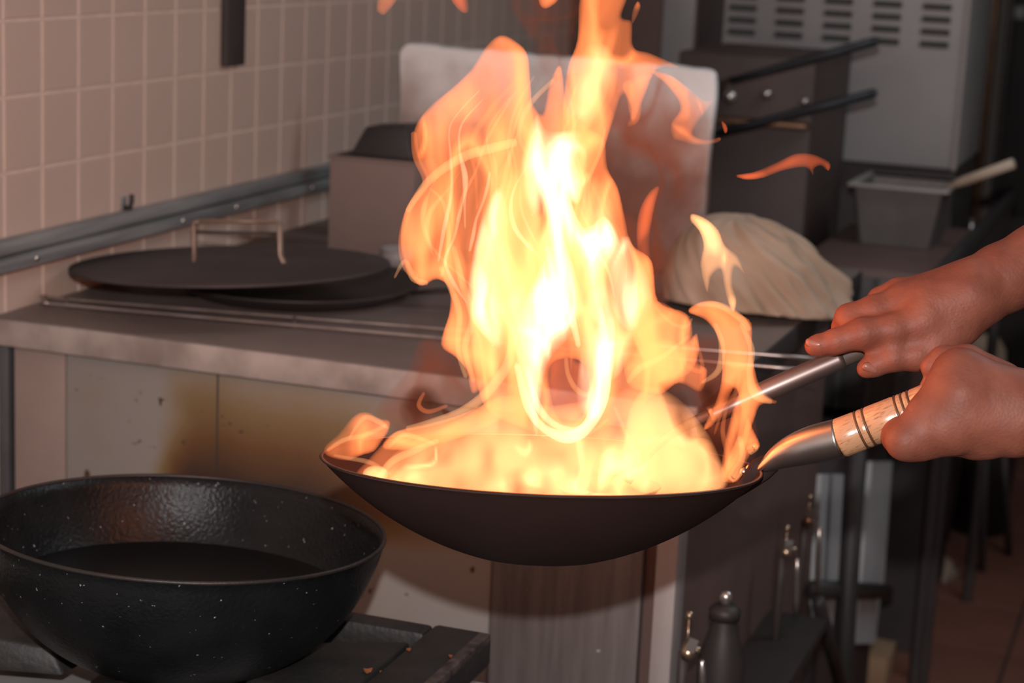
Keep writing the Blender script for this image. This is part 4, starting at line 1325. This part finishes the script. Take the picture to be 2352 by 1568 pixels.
def flame_sheet(poly, T, off=0.0, step=5, soft=60.0, seed=1, streak=(38, 190, .9), wave=.02, power=.6, holes=(), lean=0.0, base=.13, veins=.45, gaps=.85):
    """a body of burning gas: silhouette in frame px, up to T metres thick, with streaks in its thickness"""
    poly = catmull(poly, 5, True)
    hs = [catmull(h_, 5, True) for h_ in holes]
    x0, y0 = poly.min(0) - step; x1, y1 = poly.max(0) + step
    X, Y = np.meshgrid(np.arange(x0, x1 + step, step), np.arange(y0, y1 + step, step), indexing='ij')
    d, bx, by, ins = seg_dist(X, Y, poly)
    for h_ in hs:
        d2, hx, hy, hin = seg_dist(X, Y, h_)
        use = (d2 < d) & ins
        bx = np.where(use, hx, bx); by = np.where(use, hy, by); d = np.where(use, d2, d)
        kill = hin & ins
        bx = np.where(kill, hx, bx); by = np.where(kill, hy, by)
        ins = ins & ~hin
    edge = np.clip(d / soft, 0, 1) ** power
    rimf = np.clip(d / min(10.0, soft * .5), 0, 1) ** .8
    wx = X + 26 * (vnoise(X / 140, Y / 170, seed + 3) - .5) * 2 + 10 * (vnoise(X / 50, Y / 70, seed + 9) - .5) * 2
    s1 = vnoise(wx / streak[0], Y / streak[1], seed)
    s2 = vnoise(wx / (streak[0] * .45), Y / (streak[1] * .6), seed + 1)
    s = np.clip((.65 * s1 + .35 * s2 - .22) * 1.75, 0, 1)
    wy = Y + 30 * (vnoise(X / 90, Y / 120, seed + 13) - .5) * 2
    n3 = vnoise(wx / (streak[0] * 1.9) + .35 * s1, wy / (streak[1] * 1.3), seed + 17)
    ridge = np.clip(1 - np.abs(2 * n3 - 1) * 5.0, 0, 1) ** 1.6
    n4 = vnoise(wx / (streak[0] * 1.3), wy / (streak[1] * .9), seed + 21)
    gap = np.clip((n4 - .30) / .25, 0, 1)
    edge = np.clip(d / soft * (.35 + 1.3 * vnoise(X / 33, Y / 75, seed + 27)), 0, 1) ** power
    t = T * edge * (1 - streak[2] + streak[2] * s) * (1 - base) * (1 - gaps + gaps * gap) + T * ridge * veins * np.clip(d / 25, 0, 1) + T * base * rimf
    t = np.maximum(t, .0004) * ins
    X2 = np.where(ins, X, bx); Y2 = np.where(ins, Y, by)
    dep = fire_depth(Y2) + off + wave * 2 * (vnoise(X2 / 160, Y2 / 220, seed + 5) - .5) + lean * (X2 - poly[:, 0].mean())
    nx, ny = X.shape
    use = np.zeros((nx, ny), bool)
    cell = ins[:-1, :-1] | ins[1:, :-1] | ins[:-1, 1:] | ins[1:, 1:]
    for a in (0, 1):
        for b in (0, 1):
            use[a:nx - 1 + a, b:ny - 1 + b] |= cell
    idf = np.full((nx, ny), -1); idf[use] = np.arange(use.sum())
    nb = use.sum()
    inner = use & ins
    idb = idf.copy(); idb[inner] = nb + np.arange(inner.sum())
    R3 = np.array(CAM_ROT); c3 = np.array(CAM_LOC)

    def world(x, y, dd):
        loc = np.stack([(x - CX) / FPX * dd, -(y - CY) / FPX * dd, -dd], -1)
        return loc @ R3.T + c3
    Vf = world(X2[use], Y2[use], (dep - t / 2)[use])
    Vb = world(X2[inner], Y2[inner], (dep + t / 2)[inner])
    V = np.concatenate([Vf, Vb])
    ci, cj = np.nonzero(cell)
    A = np.stack([idf[ci, cj], idf[ci, cj + 1], idf[ci + 1, cj + 1], idf[ci + 1, cj]], 1)
    B = np.stack([idb[ci, cj], idb[ci + 1, cj], idb[ci + 1, cj + 1], idb[ci, cj + 1]], 1)
    same = (A[:, [0, 3, 2, 1]] == B).all(1)
    return V, np.concatenate([A[~same], B[~same]])


def fire_obj(name, geo, material, parent, label=None):
    V, F = geo
    me = bpy.data.meshes.new(name)
    o_ = root_offset(parent) if parent is not None else Vector(V.mean(0))
    V = np.asarray(V) - np.array(o_)
    me.from_pydata(V.tolist(), [], [list(map(int, f_)) for f_ in F])
    me.materials.append(material)
    me.update()
    o = bpy.data.objects.new(name, me)
    COL.objects.link(o)
    if parent is not None: o.parent = parent
    else: o.location = o_
    return o


def filament(pts, off=0.0, flat=1.0, n=12):
    c = catmull(pts, 7)
    w = c[:, 2].copy()
    w[0] = w[-1] = .5
    d = fire_depth(c[:, 1]) + off
    return tube([P(x, y, dd) for (x, y, _), dd in zip(c, d)], [q * dd / FPX for q, dd in zip(w, d)], n, flat=flat, up=CAM_ROT @ Vector((0, 0, 1)))


fire = thing('fire', 'tall blaze of orange and white flames rising from the wok', 'fire', fw @ Vector((0, 0, -.05)))

# --- broad orange bodies
SH = []
SH.append(('orange', dict(T=.062, off=.035, seed=11, soft=90, wave=.03, poly=[
    (1012, 790), (1032, 715), (1030, 662), (1003, 642), (965, 657), (937, 622), (919, 560), (928, 490), (952, 445), (978, 417), (960, 370), (949, 318),
    (957, 283), (988, 243), (1042, 198), (1082, 158), (1117, 105), (1150, 80), (1186, 95), (1212, 125), (1219, 190), (1224, 260), (1235, 340), (1245, 430),
    (1240, 560), (1225, 680), (1200, 780), (1140, 850), (1088, 905), (1070, 850), (1045, 820)])))
SH.append(('orange', dict(T=.075, off=-.01, seed=23, soft=80, wave=.03, poly=[
    (1110, 930), (1080, 770), (1085, 620), (1110, 500), (1145, 400), (1185, 310), (1215, 235), (1245, 262), (1262, 190), (1288, 150), (1305, 245), (1350, 292),
    (1388, 318), (1396, 385), (1420, 432), (1436, 500), (1452, 560), (1498, 600), (1512, 690), (1572, 716), (1590, 745), (1588, 800), (1565, 860), (1510, 905), (1420, 970), (1300, 1010), (1190, 980)],
    holes=[[(1222, 425), (1236, 400), (1243, 440), (1240, 490), (1228, 480)], [(1262, 850), (1290, 825), (1338, 835), (1352, 900), (1335, 955), (1300, 972), (1272, 935)], [(1405, 800), (1425, 790), (1432, 830), (1415, 845)]])))
SH.append(('yellow', dict(T=.075, off=-.02, seed=29, soft=120, power=1.0, wave=.02, base=.0, veins=.25, gaps=.7, streak=(44, 210, .95), poly=[
    (1100, 870), (1078, 740), (1092, 580), (1140, 450), (1205, 350), (1300, 370), (1385, 420), (1428, 520), (1480, 620), (1502, 720), (1455, 810), (1395, 880), (1300, 800), (1240, 850), (1160, 880)])))
SH.append(('orange', dict(T=.05, off=.02, seed=31, soft=45, wave=.02, poly=[
    (1290, 330), (1300, 170), (1325, 92), (1336, -25), (1400, -40), (1442, -15), (1428, 38), (1452, 50), (1456, 108), (1495, 122), (1562, 155), (1510, 160), (1478, 230),
    (1452, 280), (1432, 215), (1405, 290), (1385, 350), (1350, 420), (1318, 420)])))
# --- glow in the bowl
SH.append(('peach', dict(T=.16, off=.0, seed=41, soft=150, power=.75, streak=(150, 110, .35), wave=.0, base=.0, veins=.05, gaps=.2, poly=[
    (850, 1120), (880, 1065), (940, 1015), (1010, 985), (1090, 935), (1170, 905), (1260, 930), (1400, 905), (1480, 880), (1560, 915), (1620, 985), (1650, 1040), (1668, 1110), (1600, 1160), (1300, 1180), (950, 1160)])))
SH.append(('yellow', dict(T=.075, off=-.03, seed=47, soft=110, power=1.3, streak=(45, 60, .9), wave=.0, base=.0, veins=.25, gaps=.7, poly=[
    (1090, 1150), (1130, 1060), (1200, 1010), (1290, 1000), (1390, 985), (1460, 1010), (1500, 1060), (1520, 1140), (1300, 1170)])))
SH.append(('yellow', dict(T=.05, off=-.05, seed=49, soft=60, power=1.2, streak=(40, 70, .8), wave=.0, base=.0, poly=[
    (890, 1120), (910, 1080), (960, 1045), (1020, 1010), (1050, 1020), (1010, 1070), (980, 1130)])))
SH.append(('red', dict(T=.013, off=.03, seed=43, soft=30, wave=.0, streak=(30, 60, .5), poly=[
    (1240, 830), (1290, 800), (1360, 810), (1375, 900), (1350, 975), (1300, 995), (1255, 950)])))
SH.append(('orange', dict(T=.040, off=-.01, seed=45, soft=35, wave=.01, streak=(60, 90, .6), poly=[
    (1205, 740), (1192, 850), (1130, 915), (1060, 950), (985, 972), (905, 992), (880, 1030), (960, 1030), (1060, 1005), (1150, 965), (1215, 905)])))
# --- left lobes on the rim
SH.append(('orange', dict(T=.032, off=.0, seed=53, soft=40, wave=.006, streak=(60, 60, .5), poly=[
    (744, 1040), (748, 1022), (775, 998), (812, 955), (842, 945), (872, 960), (896, 967), (893, 990), (878, 1012), (860, 1036), (830, 1046), (800, 1058), (765, 1052)])))
SH.append(('orange', dict(T=.036, off=-.02, seed=57, soft=45, wave=.008, streak=(70, 60, .5), poly=[
    (820, 1095), (845, 1055), (880, 1018), (915, 988), (950, 995), (1005, 985), (1060, 960), (1100, 930), (1080, 990), (1000, 1040), (930, 1110)])))
SH.append(('yellow', dict(T=.03, off=-.02, seed=59, soft=25, wave=.0, streak=(60, 60, .3), poly=[
    (832, 1105), (836, 1078), (862, 1068), (890, 1080), (885, 1112), (850, 1120)])))
# --- dim red gas left of the column
SH.append(('smoke', dict(T=.06, off=.06, seed=61, soft=50, wave=.01, streak=(60, 90, .5), poly=[
    (860, 945), (900, 890), (940, 840), (960, 785), (985, 775), (1030, 795), (1070, 850), (1085, 915), (1050, 955), (1000, 965), (960, 990), (900, 985)])))
SH.append(('smoke', dict(T=.07, off=.12, seed=65, soft=60, wave=.01, streak=(70, 110, .5), poly=[
    (1470, 830), (1520, 800), (1600, 760), (1660, 780), (1720, 850), (1735, 950), (1740, 1040), (1690, 1090), (1600, 1090), (1500, 1000)])))
# --- thin hot gas in front of the board
SH.append(('smoke', dict(T=.09, off=.09, seed=63, soft=80, wave=.02, streak=(60, 120, .6), poly=[
    (1210, 640), (1190, 400), (1240, 200), (1330, 160), (1440, 130), (1560, 190), (1630, 260), (1625, 400), (1610, 480), (1560, 560), (1540, 680), (1500, 720), (1300, 720)])))
SH.append(('smoke', dict(T=.05, off=.04, seed=69, soft=50, wave=.01, streak=(30, 60, .7), poly=[
    (1170, 10), (1200, -40), (1330, -40), (1330, 60), (1310, 140), (1280, 190), (1240, 160), (1215, 90)])))
for kk, pl in enumerate(([(1508, 880), (1545, 872), (1578, 905), (1592, 960), (1600, 1008), (1572, 1015), (1545, 985), (1530, 940)],
                         [(1605, 885), (1650, 870), (1695, 895), (1690, 935), (1645, 955), (1612, 935)],
                         [(1600, 1010), (1640, 985), (1672, 1010), (1668, 1075), (1645, 1062), (1622, 1040)],
                         [(925, 905), (965, 880), (1010, 900), (1020, 950), (985, 975), (945, 985), (915, 955)])):
    SH.append(('soot', dict(T=.032, off=-.07 if kk < 3 else .05, seed=201 + kk, soft=28, power=1.0, wave=.0, base=.0, veins=.0, gaps=.4, streak=(40, 50, .4), poly=pl)))
# --- right-hand flames
SH.append(('orange', dict(T=.050, off=.03, seed=67, soft=32, wave=.012, streak=(45, 120, .5), poly=[
    (1580, 716), (1600, 696), (1640, 690), (1692, 716), (1726, 742), (1728, 800), (1735, 850), (1750, 895), (1785, 925), (1748, 930), (1735, 958), (1722, 995), (1702, 1060), (1668, 1100),
    (1660, 1070), (1690, 1010), (1700, 940), (1688, 890), (1668, 930), (1640, 975), (1615, 985), (1640, 930), (1655, 880), (1658, 815), (1645, 768), (1620, 735)])))
SH.append(('yellow', dict(T=.042, off=.05, seed=71, soft=22, wave=.006, streak=(45, 120, .3), power=.7, poly=[
    (1590, 490), (1622, 502), (1650, 528), (1665, 562), (1692, 585), (1705, 612), (1709, 628), (1688, 612), (1682, 650), (1692, 690), (1686, 716), (1674, 700), (1662, 655), (1655, 618), (1634, 635),
    (1624, 672), (1608, 610), (1615, 565), (1606, 532), (1585, 506)])))
SH.append(('orange', dict(T=.045, off=.0, seed=73, soft=45, wave=.015, streak=(45, 120, .6), poly=[
    (1440, 880), (1430, 800), (1445, 730), (1500, 690), (1560, 716), (1588, 745), (1575, 790), (1598, 775), (1602, 830), (1625, 850), (1610, 900), (1560, 880), (1520, 905), (1480, 900)])))
SH.append(('peach', dict(T=.11, off=.02, seed=79, soft=70, wave=.0, streak=(90, 120, .5), poly=[
    (1440, 1110), (1440, 960), (1480, 890), (1520, 900), (1545, 960), (1580, 1000), (1630, 1010), (1655, 1060), (1668, 1120), (1560, 1140)])))
SH.append(('orange', dict(T=.030, off=-.01, seed=85, soft=22, wave=.01, streak=(30, 90, .7), poly=[
    (1655, 1100), (1660, 1040), (1672, 980), (1690, 920), (1712, 870), (1724, 930), (1708, 985), (1702, 1040), (1688, 1080), (1672, 1105)])))
SH.append(('orange', dict(T=.026, off=-.03, seed=87, soft=22, wave=.01, streak=(30, 90, .6), poly=[
    (1500, 860), (1530, 810), (1575, 790), (1600, 765), (1606, 810), (1590, 850), (1560, 870), (1530, 868)])))
SH.append(('orange', dict(T=.030, off=.02, seed=83, soft=20, wave=.0, streak=(45, 60, .5), poly=[
    (1665, 1105), (1680, 1062), (1700, 1020), (1715, 955), (1730, 985), (1746, 1024), (1727, 1040), (1708, 1075), (1695, 1105)])))
SH.append(('orange', dict(T=.028, off=.06, seed=89, soft=25, wave=.008, streak=(40, 70, .5), poly=[
    (1546, 318), (1540, 285), (1562, 245), (1530, 195), (1488, 160), (1540, 172), (1582, 202), (1612, 226), (1636, 236), (1604, 280), (1592, 308), (1622, 320), (1656, 314), (1648, 328), (1600, 334), (1570, 326)])))
SH.append(('red', dict(T=.020, off=.05, seed=97, soft=22, wave=.0, streak=(30, 90, .4), poly=[
    (1462, 560), (1466, 490), (1490, 442), (1515, 428), (1503, 480), (1492, 560), (1502, 650), (1480, 640)])))
SH.append(('orange', dict(T=.022, off=.05, seed=101, soft=30, wave=.0, streak=(30, 90, .6), poly=[
    (1430, 190), (1450, 250), (1440, 290), (1470, 275), (1480, 200), (1500, 170)])))
for k, (mn, kw) in enumerate(SH):
    poly = kw.pop('poly')
    fire_obj('flame', flame_sheet(poly, **kw), M['fire_' + mn], fire)

# --- white-hot cores
WH = [
    dict(T=.085, off=-.03, soft=60, seed=113, poly=[(1232, 1000), (1195, 880), (1185, 745), (1222, 650), (1258, 560), (1238, 430), (1262, 320), (1292, 430), (1302, 560), (1340, 680), (1318, 760), (1262, 830), (1242, 920)]),
    dict(T=.09, off=-.025, soft=60, seed=127, poly=[(1325, 930), (1332, 800), (1340, 700), (1316, 600), (1278, 480), (1295, 395), (1335, 520), (1390, 495), (1425, 560), (1395, 640), (1415, 760), (1402, 900), (1370, 965)]),
    dict(T=.07, off=-.02, soft=50, seed=131, poly=[(1072, 700), (1090, 560), (1118, 465), (1150, 430), (1166, 520), (1146, 620), (1170, 720), (1150, 800), (1100, 760)]),
    dict(T=.065, off=.0, soft=50, seed=137, poly=[(1400, 700), (1395, 600), (1430, 540), (1470, 590), (1500, 680), (1480, 740), (1440, 760)]),
    dict(T=.05, off=.0, soft=50, seed=139, poly=[(1195, 420), (1205, 330), (1232, 262), (1260, 300), (1330, 300), (1350, 360), (1330, 470), (1270, 440), (1230, 500)]),
    dict(T=.034, off=.02, soft=50, seed=149, poly=[(1290, 260), (1330, 120), (1390, 100), (1420, 160), (1400, 250), (1340, 300)]),
]
for kw in WH:
    poly = kw.pop('poly')
    fire_obj('flame_core', flame_sheet(poly, streak=(34, 170, .8), wave=.015, power=1.1, base=.0, veins=.2, gaps=.5, **kw), M['fire_yellow' if kw['T'] < .04 else 'fire_white'], fire)

# --- thin bright filaments where sheets fold edge-on
FL = [
    ('white', [(1185, 830, 7), (1212, 930, 11), (1248, 982, 10), (1305, 1003, 16), (1352, 975, 15), (1382, 905, 19), (1390, 810, 13), (1378, 700, 6)], -.05),
    ('yellow', [(1300, 820, 5), (1305, 860, 6), (1325, 895, 7), (1352, 905, 7), (1370, 880, 6), (1375, 840, 5)], -.06),
    ('yellow', [(1180, 745, 10), (1168, 830, 12), (1120, 900, 12), (1060, 945, 11), (990, 970, 9), (930, 985, 6)], -.03),
    ('yellow', [(1090, 640, 6), (1140, 700, 8), (1180, 760, 9), (1200, 850, 8), (1230, 940, 6)], -.045),
    ('orange', [(950, 300, 7), (956, 360, 9), (978, 420, 9), (940, 480, 8), (922, 555, 8), (934, 612, 10), (960, 640, 8)], .02),
    ('yellow', [(932, 490, 6), (985, 415, 10), (1060, 362, 12), (1130, 340, 12), (1190, 325, 10)], .0),
    ('yellow', [(1010, 610, 6), (1035, 660, 8), (1055, 720, 8), (1052, 800, 7), (1072, 870, 6)], .01),
    ('yellow', [(1040, 560, 6), (1062, 650, 9), (1085, 730, 9), (1068, 800, 8), (1090, 880, 6)], -.01),
    ('yellow', [(1585, 770, 4), (1520, 820, 7), (1470, 845, 9), (1440, 880, 5)], -.03),
    ('yellow', [(1700, 740, 5), (1726, 800, 8), (1722, 860, 8), (1735, 905, 12), (1775, 924, 5)], .02),
    ('yellow', [(1700, 1080, 12), (1680, 1098, 10), (1705, 1050, 8), (1698, 1000, 6)], .0),
    ('yellow', [(1610, 880, 4), (1650, 850, 8), (1658, 790, 8), (1640, 740, 5)], .01),
    ('orange', [(1280, 400, 5), (1340, 300, 8), (1385, 220, 8), (1400, 140, 6)], .0),
    ('yellow', [(750, 1036, 4), (790, 1010, 6), (840, 998, 6), (890, 975, 5)], -.005),
    ('yellow', [(870, 1100, 6), (900, 1060, 9), (950, 1035, 9), (1010, 1010, 6)], -.04),
    ('orange', [(1030, 930, 4), (985, 945, 6), (962, 930, 6), (975, 900, 4)], .03),
    ('yellow', [(905, 640, 3), (930, 600, 6), (950, 640, 8), (985, 650, 6)], .02),
    ('white', [(1255, 560, 6), (1275, 650, 9), (1310, 720, 10), (1330, 800, 6)], -.05),
    ('yellow', [(1440, 540, 5), (1462, 620, 8), (1455, 700, 8), (1470, 780, 5)], -.02),
    ('yellow', [(1150, 420, 5), (1160, 500, 8), (1150, 580, 9), (1170, 650, 5)], -.03),
]
FL += [
    ('white', [(1208, 840, 5), (1235, 930, 9), (1275, 975, 8), (1330, 985, 7), (1368, 940, 6), (1378, 860, 4)], -.04),
    ('yellow', [(1240, 1000, 4), (1290, 1012, 6), (1345, 1000, 5), (1400, 960, 4)], -.055),
    ('yellow', [(1410, 930, 4), (1440, 1000, 6), (1470, 1060, 6), (1485, 1110, 4)], -.06),
    ('yellow', [(1270, 470, 3), (1300, 380, 6), (1318, 300, 6), (1312, 230, 4)], -.02),
    ('yellow', [(1360, 500, 3), (1352, 420, 5), (1378, 350, 5), (1390, 290, 3)], -.01),
    ('orange', [(1225, 250, 3), (1218, 330, 6), (1232, 410, 7), (1222, 500, 5)], -.02),
    ('yellow', [(985, 430, 3), (1020, 470, 5), (1030, 560, 6), (1012, 640, 4)], .01),
    ('yellow', [(1500, 700, 3), (1540, 740, 5), (1575, 750, 5), (1590, 730, 3)], .0),
    ('yellow', [(1600, 700, 4), (1650, 700, 8), (1700, 730, 9), (1722, 760, 6)], .02),
    ('orange', [(1560, 800, 3), (1580, 840, 6), (1612, 850, 6), (1605, 800, 4), (1590, 770, 3)], .01),
    ('orange', [(1640, 1000, 3), (1660, 940, 5), (1690, 900, 6), (1700, 850, 4)], .03),
    ('orange', [(1665, 1100, 4), (1672, 1050, 7), (1660, 990, 6), (1670, 930, 4)], .01),
    ('yellow', [(1715, 1030, 5), (1735, 1026, 9), (1720, 1042, 6)], .01),
    ('yellow', [(765, 1045, 3), (800, 1052, 5), (850, 1062, 6), (900, 1090, 4)], -.02),
    ('yellow', [(800, 1010, 3), (835, 960, 6), (870, 968, 7), (892, 985, 4)], -.01),
    ('yellow', [(890, 1030, 3), (925, 1000, 6), (960, 1005, 6), (1000, 1020, 4)], -.03),
]


def body_bounds(y):
    ys = [100, 200, 300, 400, 500, 600, 700, 800, 900, 980]
    ls = [1120, 1050, 965, 970, 935, 935, 1035, 1050, 1085, 1130]
    rs = [1440, 1430, 1400, 1410, 1435, 1495, 1510, 1575, 1540, 1450]
    return np.interp(y, ys, ls), np.interp(y, ys, rs)


rf = np.random.RandomState(77)
for k in range(30):
    u = .12 + .76 * rf.rand()
    y0, ln = 880 - 420 * rf.rand(), 160 + 260 * rf.rand()
    pts = []
    ph, fq, am = rf.rand() * 6.28, .010 + .008 * rf.rand(), .03 + .05 * rf.rand()
    for q in np.linspace(0, 1, 6):
        y = y0 - ln * q
        if y < 150: break
        l_, r_ = body_bounds(y)
        uu = np.clip(u + am * math.sin(ph + y * fq) + .06 * (q - .5), .06, .94)
        pts.append((l_ + (r_ - l_) * uu, y, (2.5 + 5 * rf.rand()) * math.sin(math.pi * (.15 + .7 * q))))
    if len(pts) >= 4:
        FL.append((('yellow', 'yellow', 'white', 'orange')[k % 4], pts, -.06 + .10 * rf.rand()))
for mn, pts, of in FL:
    g = filament(pts, of)
    fire_obj('flame_edge', (np.array(g[0]), g[1]), M['fire_' + mn], fire)

# --- tongues torn loose from the blaze
LOOSE = [
    ('flame_wisp', 'loose orange flame wisp floating right of the cutting board', 'red', dict(T=.030, off=.06, soft=18, seed=151, streak=(60, 60, .3), wave=.0), [
        (1690, 402), (1732, 394), (1780, 374), (1828, 352), (1872, 355), (1906, 374), (1903, 393), (1886, 381), (1870, 388), (1868, 403), (1850, 385), (1800, 392), (1752, 409), (1712, 413)]),
    ('flame_wisp', 'loose orange flame tip at the top edge, nearest the tiled wall', 'orange', dict(T=.024, off=.05, soft=18, seed=157, streak=(40, 60, .3), wave=.0), [
        (864, 22), (868, -10), (880, -60), (915, -50), (912, 0), (896, 22), (880, 36)]),
    ('flame_wisp', 'faint flame tip at the top edge above the cutting board corner', 'red', dict(T=.016, off=.06, soft=18, seed=163, streak=(40, 60, .3), wave=.0), [
        (1035, 0), (1030, -40), (1062, -45), (1078, 20), (1062, 30)]),
    ('flame_wisp', 'small flame tip hanging from the top edge left of the tall tongue', 'orange', dict(T=.022, off=.04, soft=18, seed=167, streak=(40, 60, .3), wave=.0), [
        (1236, 0), (1230, -50), (1290, -50), (1286, -5), (1262, 18), (1245, 18)]),
    ('flame_wisp', 'slim flame drop just right of the tall tongue near the top edge', 'orange', dict(T=.016, off=.03, soft=12, seed=173, streak=(40, 60, .2), wave=.0), [
        (1450, 58), (1452, 25), (1464, 2), (1472, 14), (1464, 38)]),
    ('flame_wisp', 'tiny red flame tip at the right edge of the cutting board', 'red', dict(T=.012, off=.07, soft=8, seed=179, streak=(40, 60, .2), wave=.0), [
        (1656, 278), (1668, 285), (1672, 300), (1664, 306)]),
]
for nm, lab, mn, kw, poly in LOOSE:
    tag(fire_obj(nm, flame_sheet(poly, step=4, **kw), M['fire_' + mn], None), lab, 'flame', 'loose flames')

# the light the blaze gives off
for px, py, e, rad in ((1250, 930, 1.9, .07), (1260, 680, 2.5, .08), (1230, 400, 1.5, .07)):
    light('fire_light', 'POINT', P(px, py, fire_depth(py)), e, (1.0, 0.26, 0.07), rad)
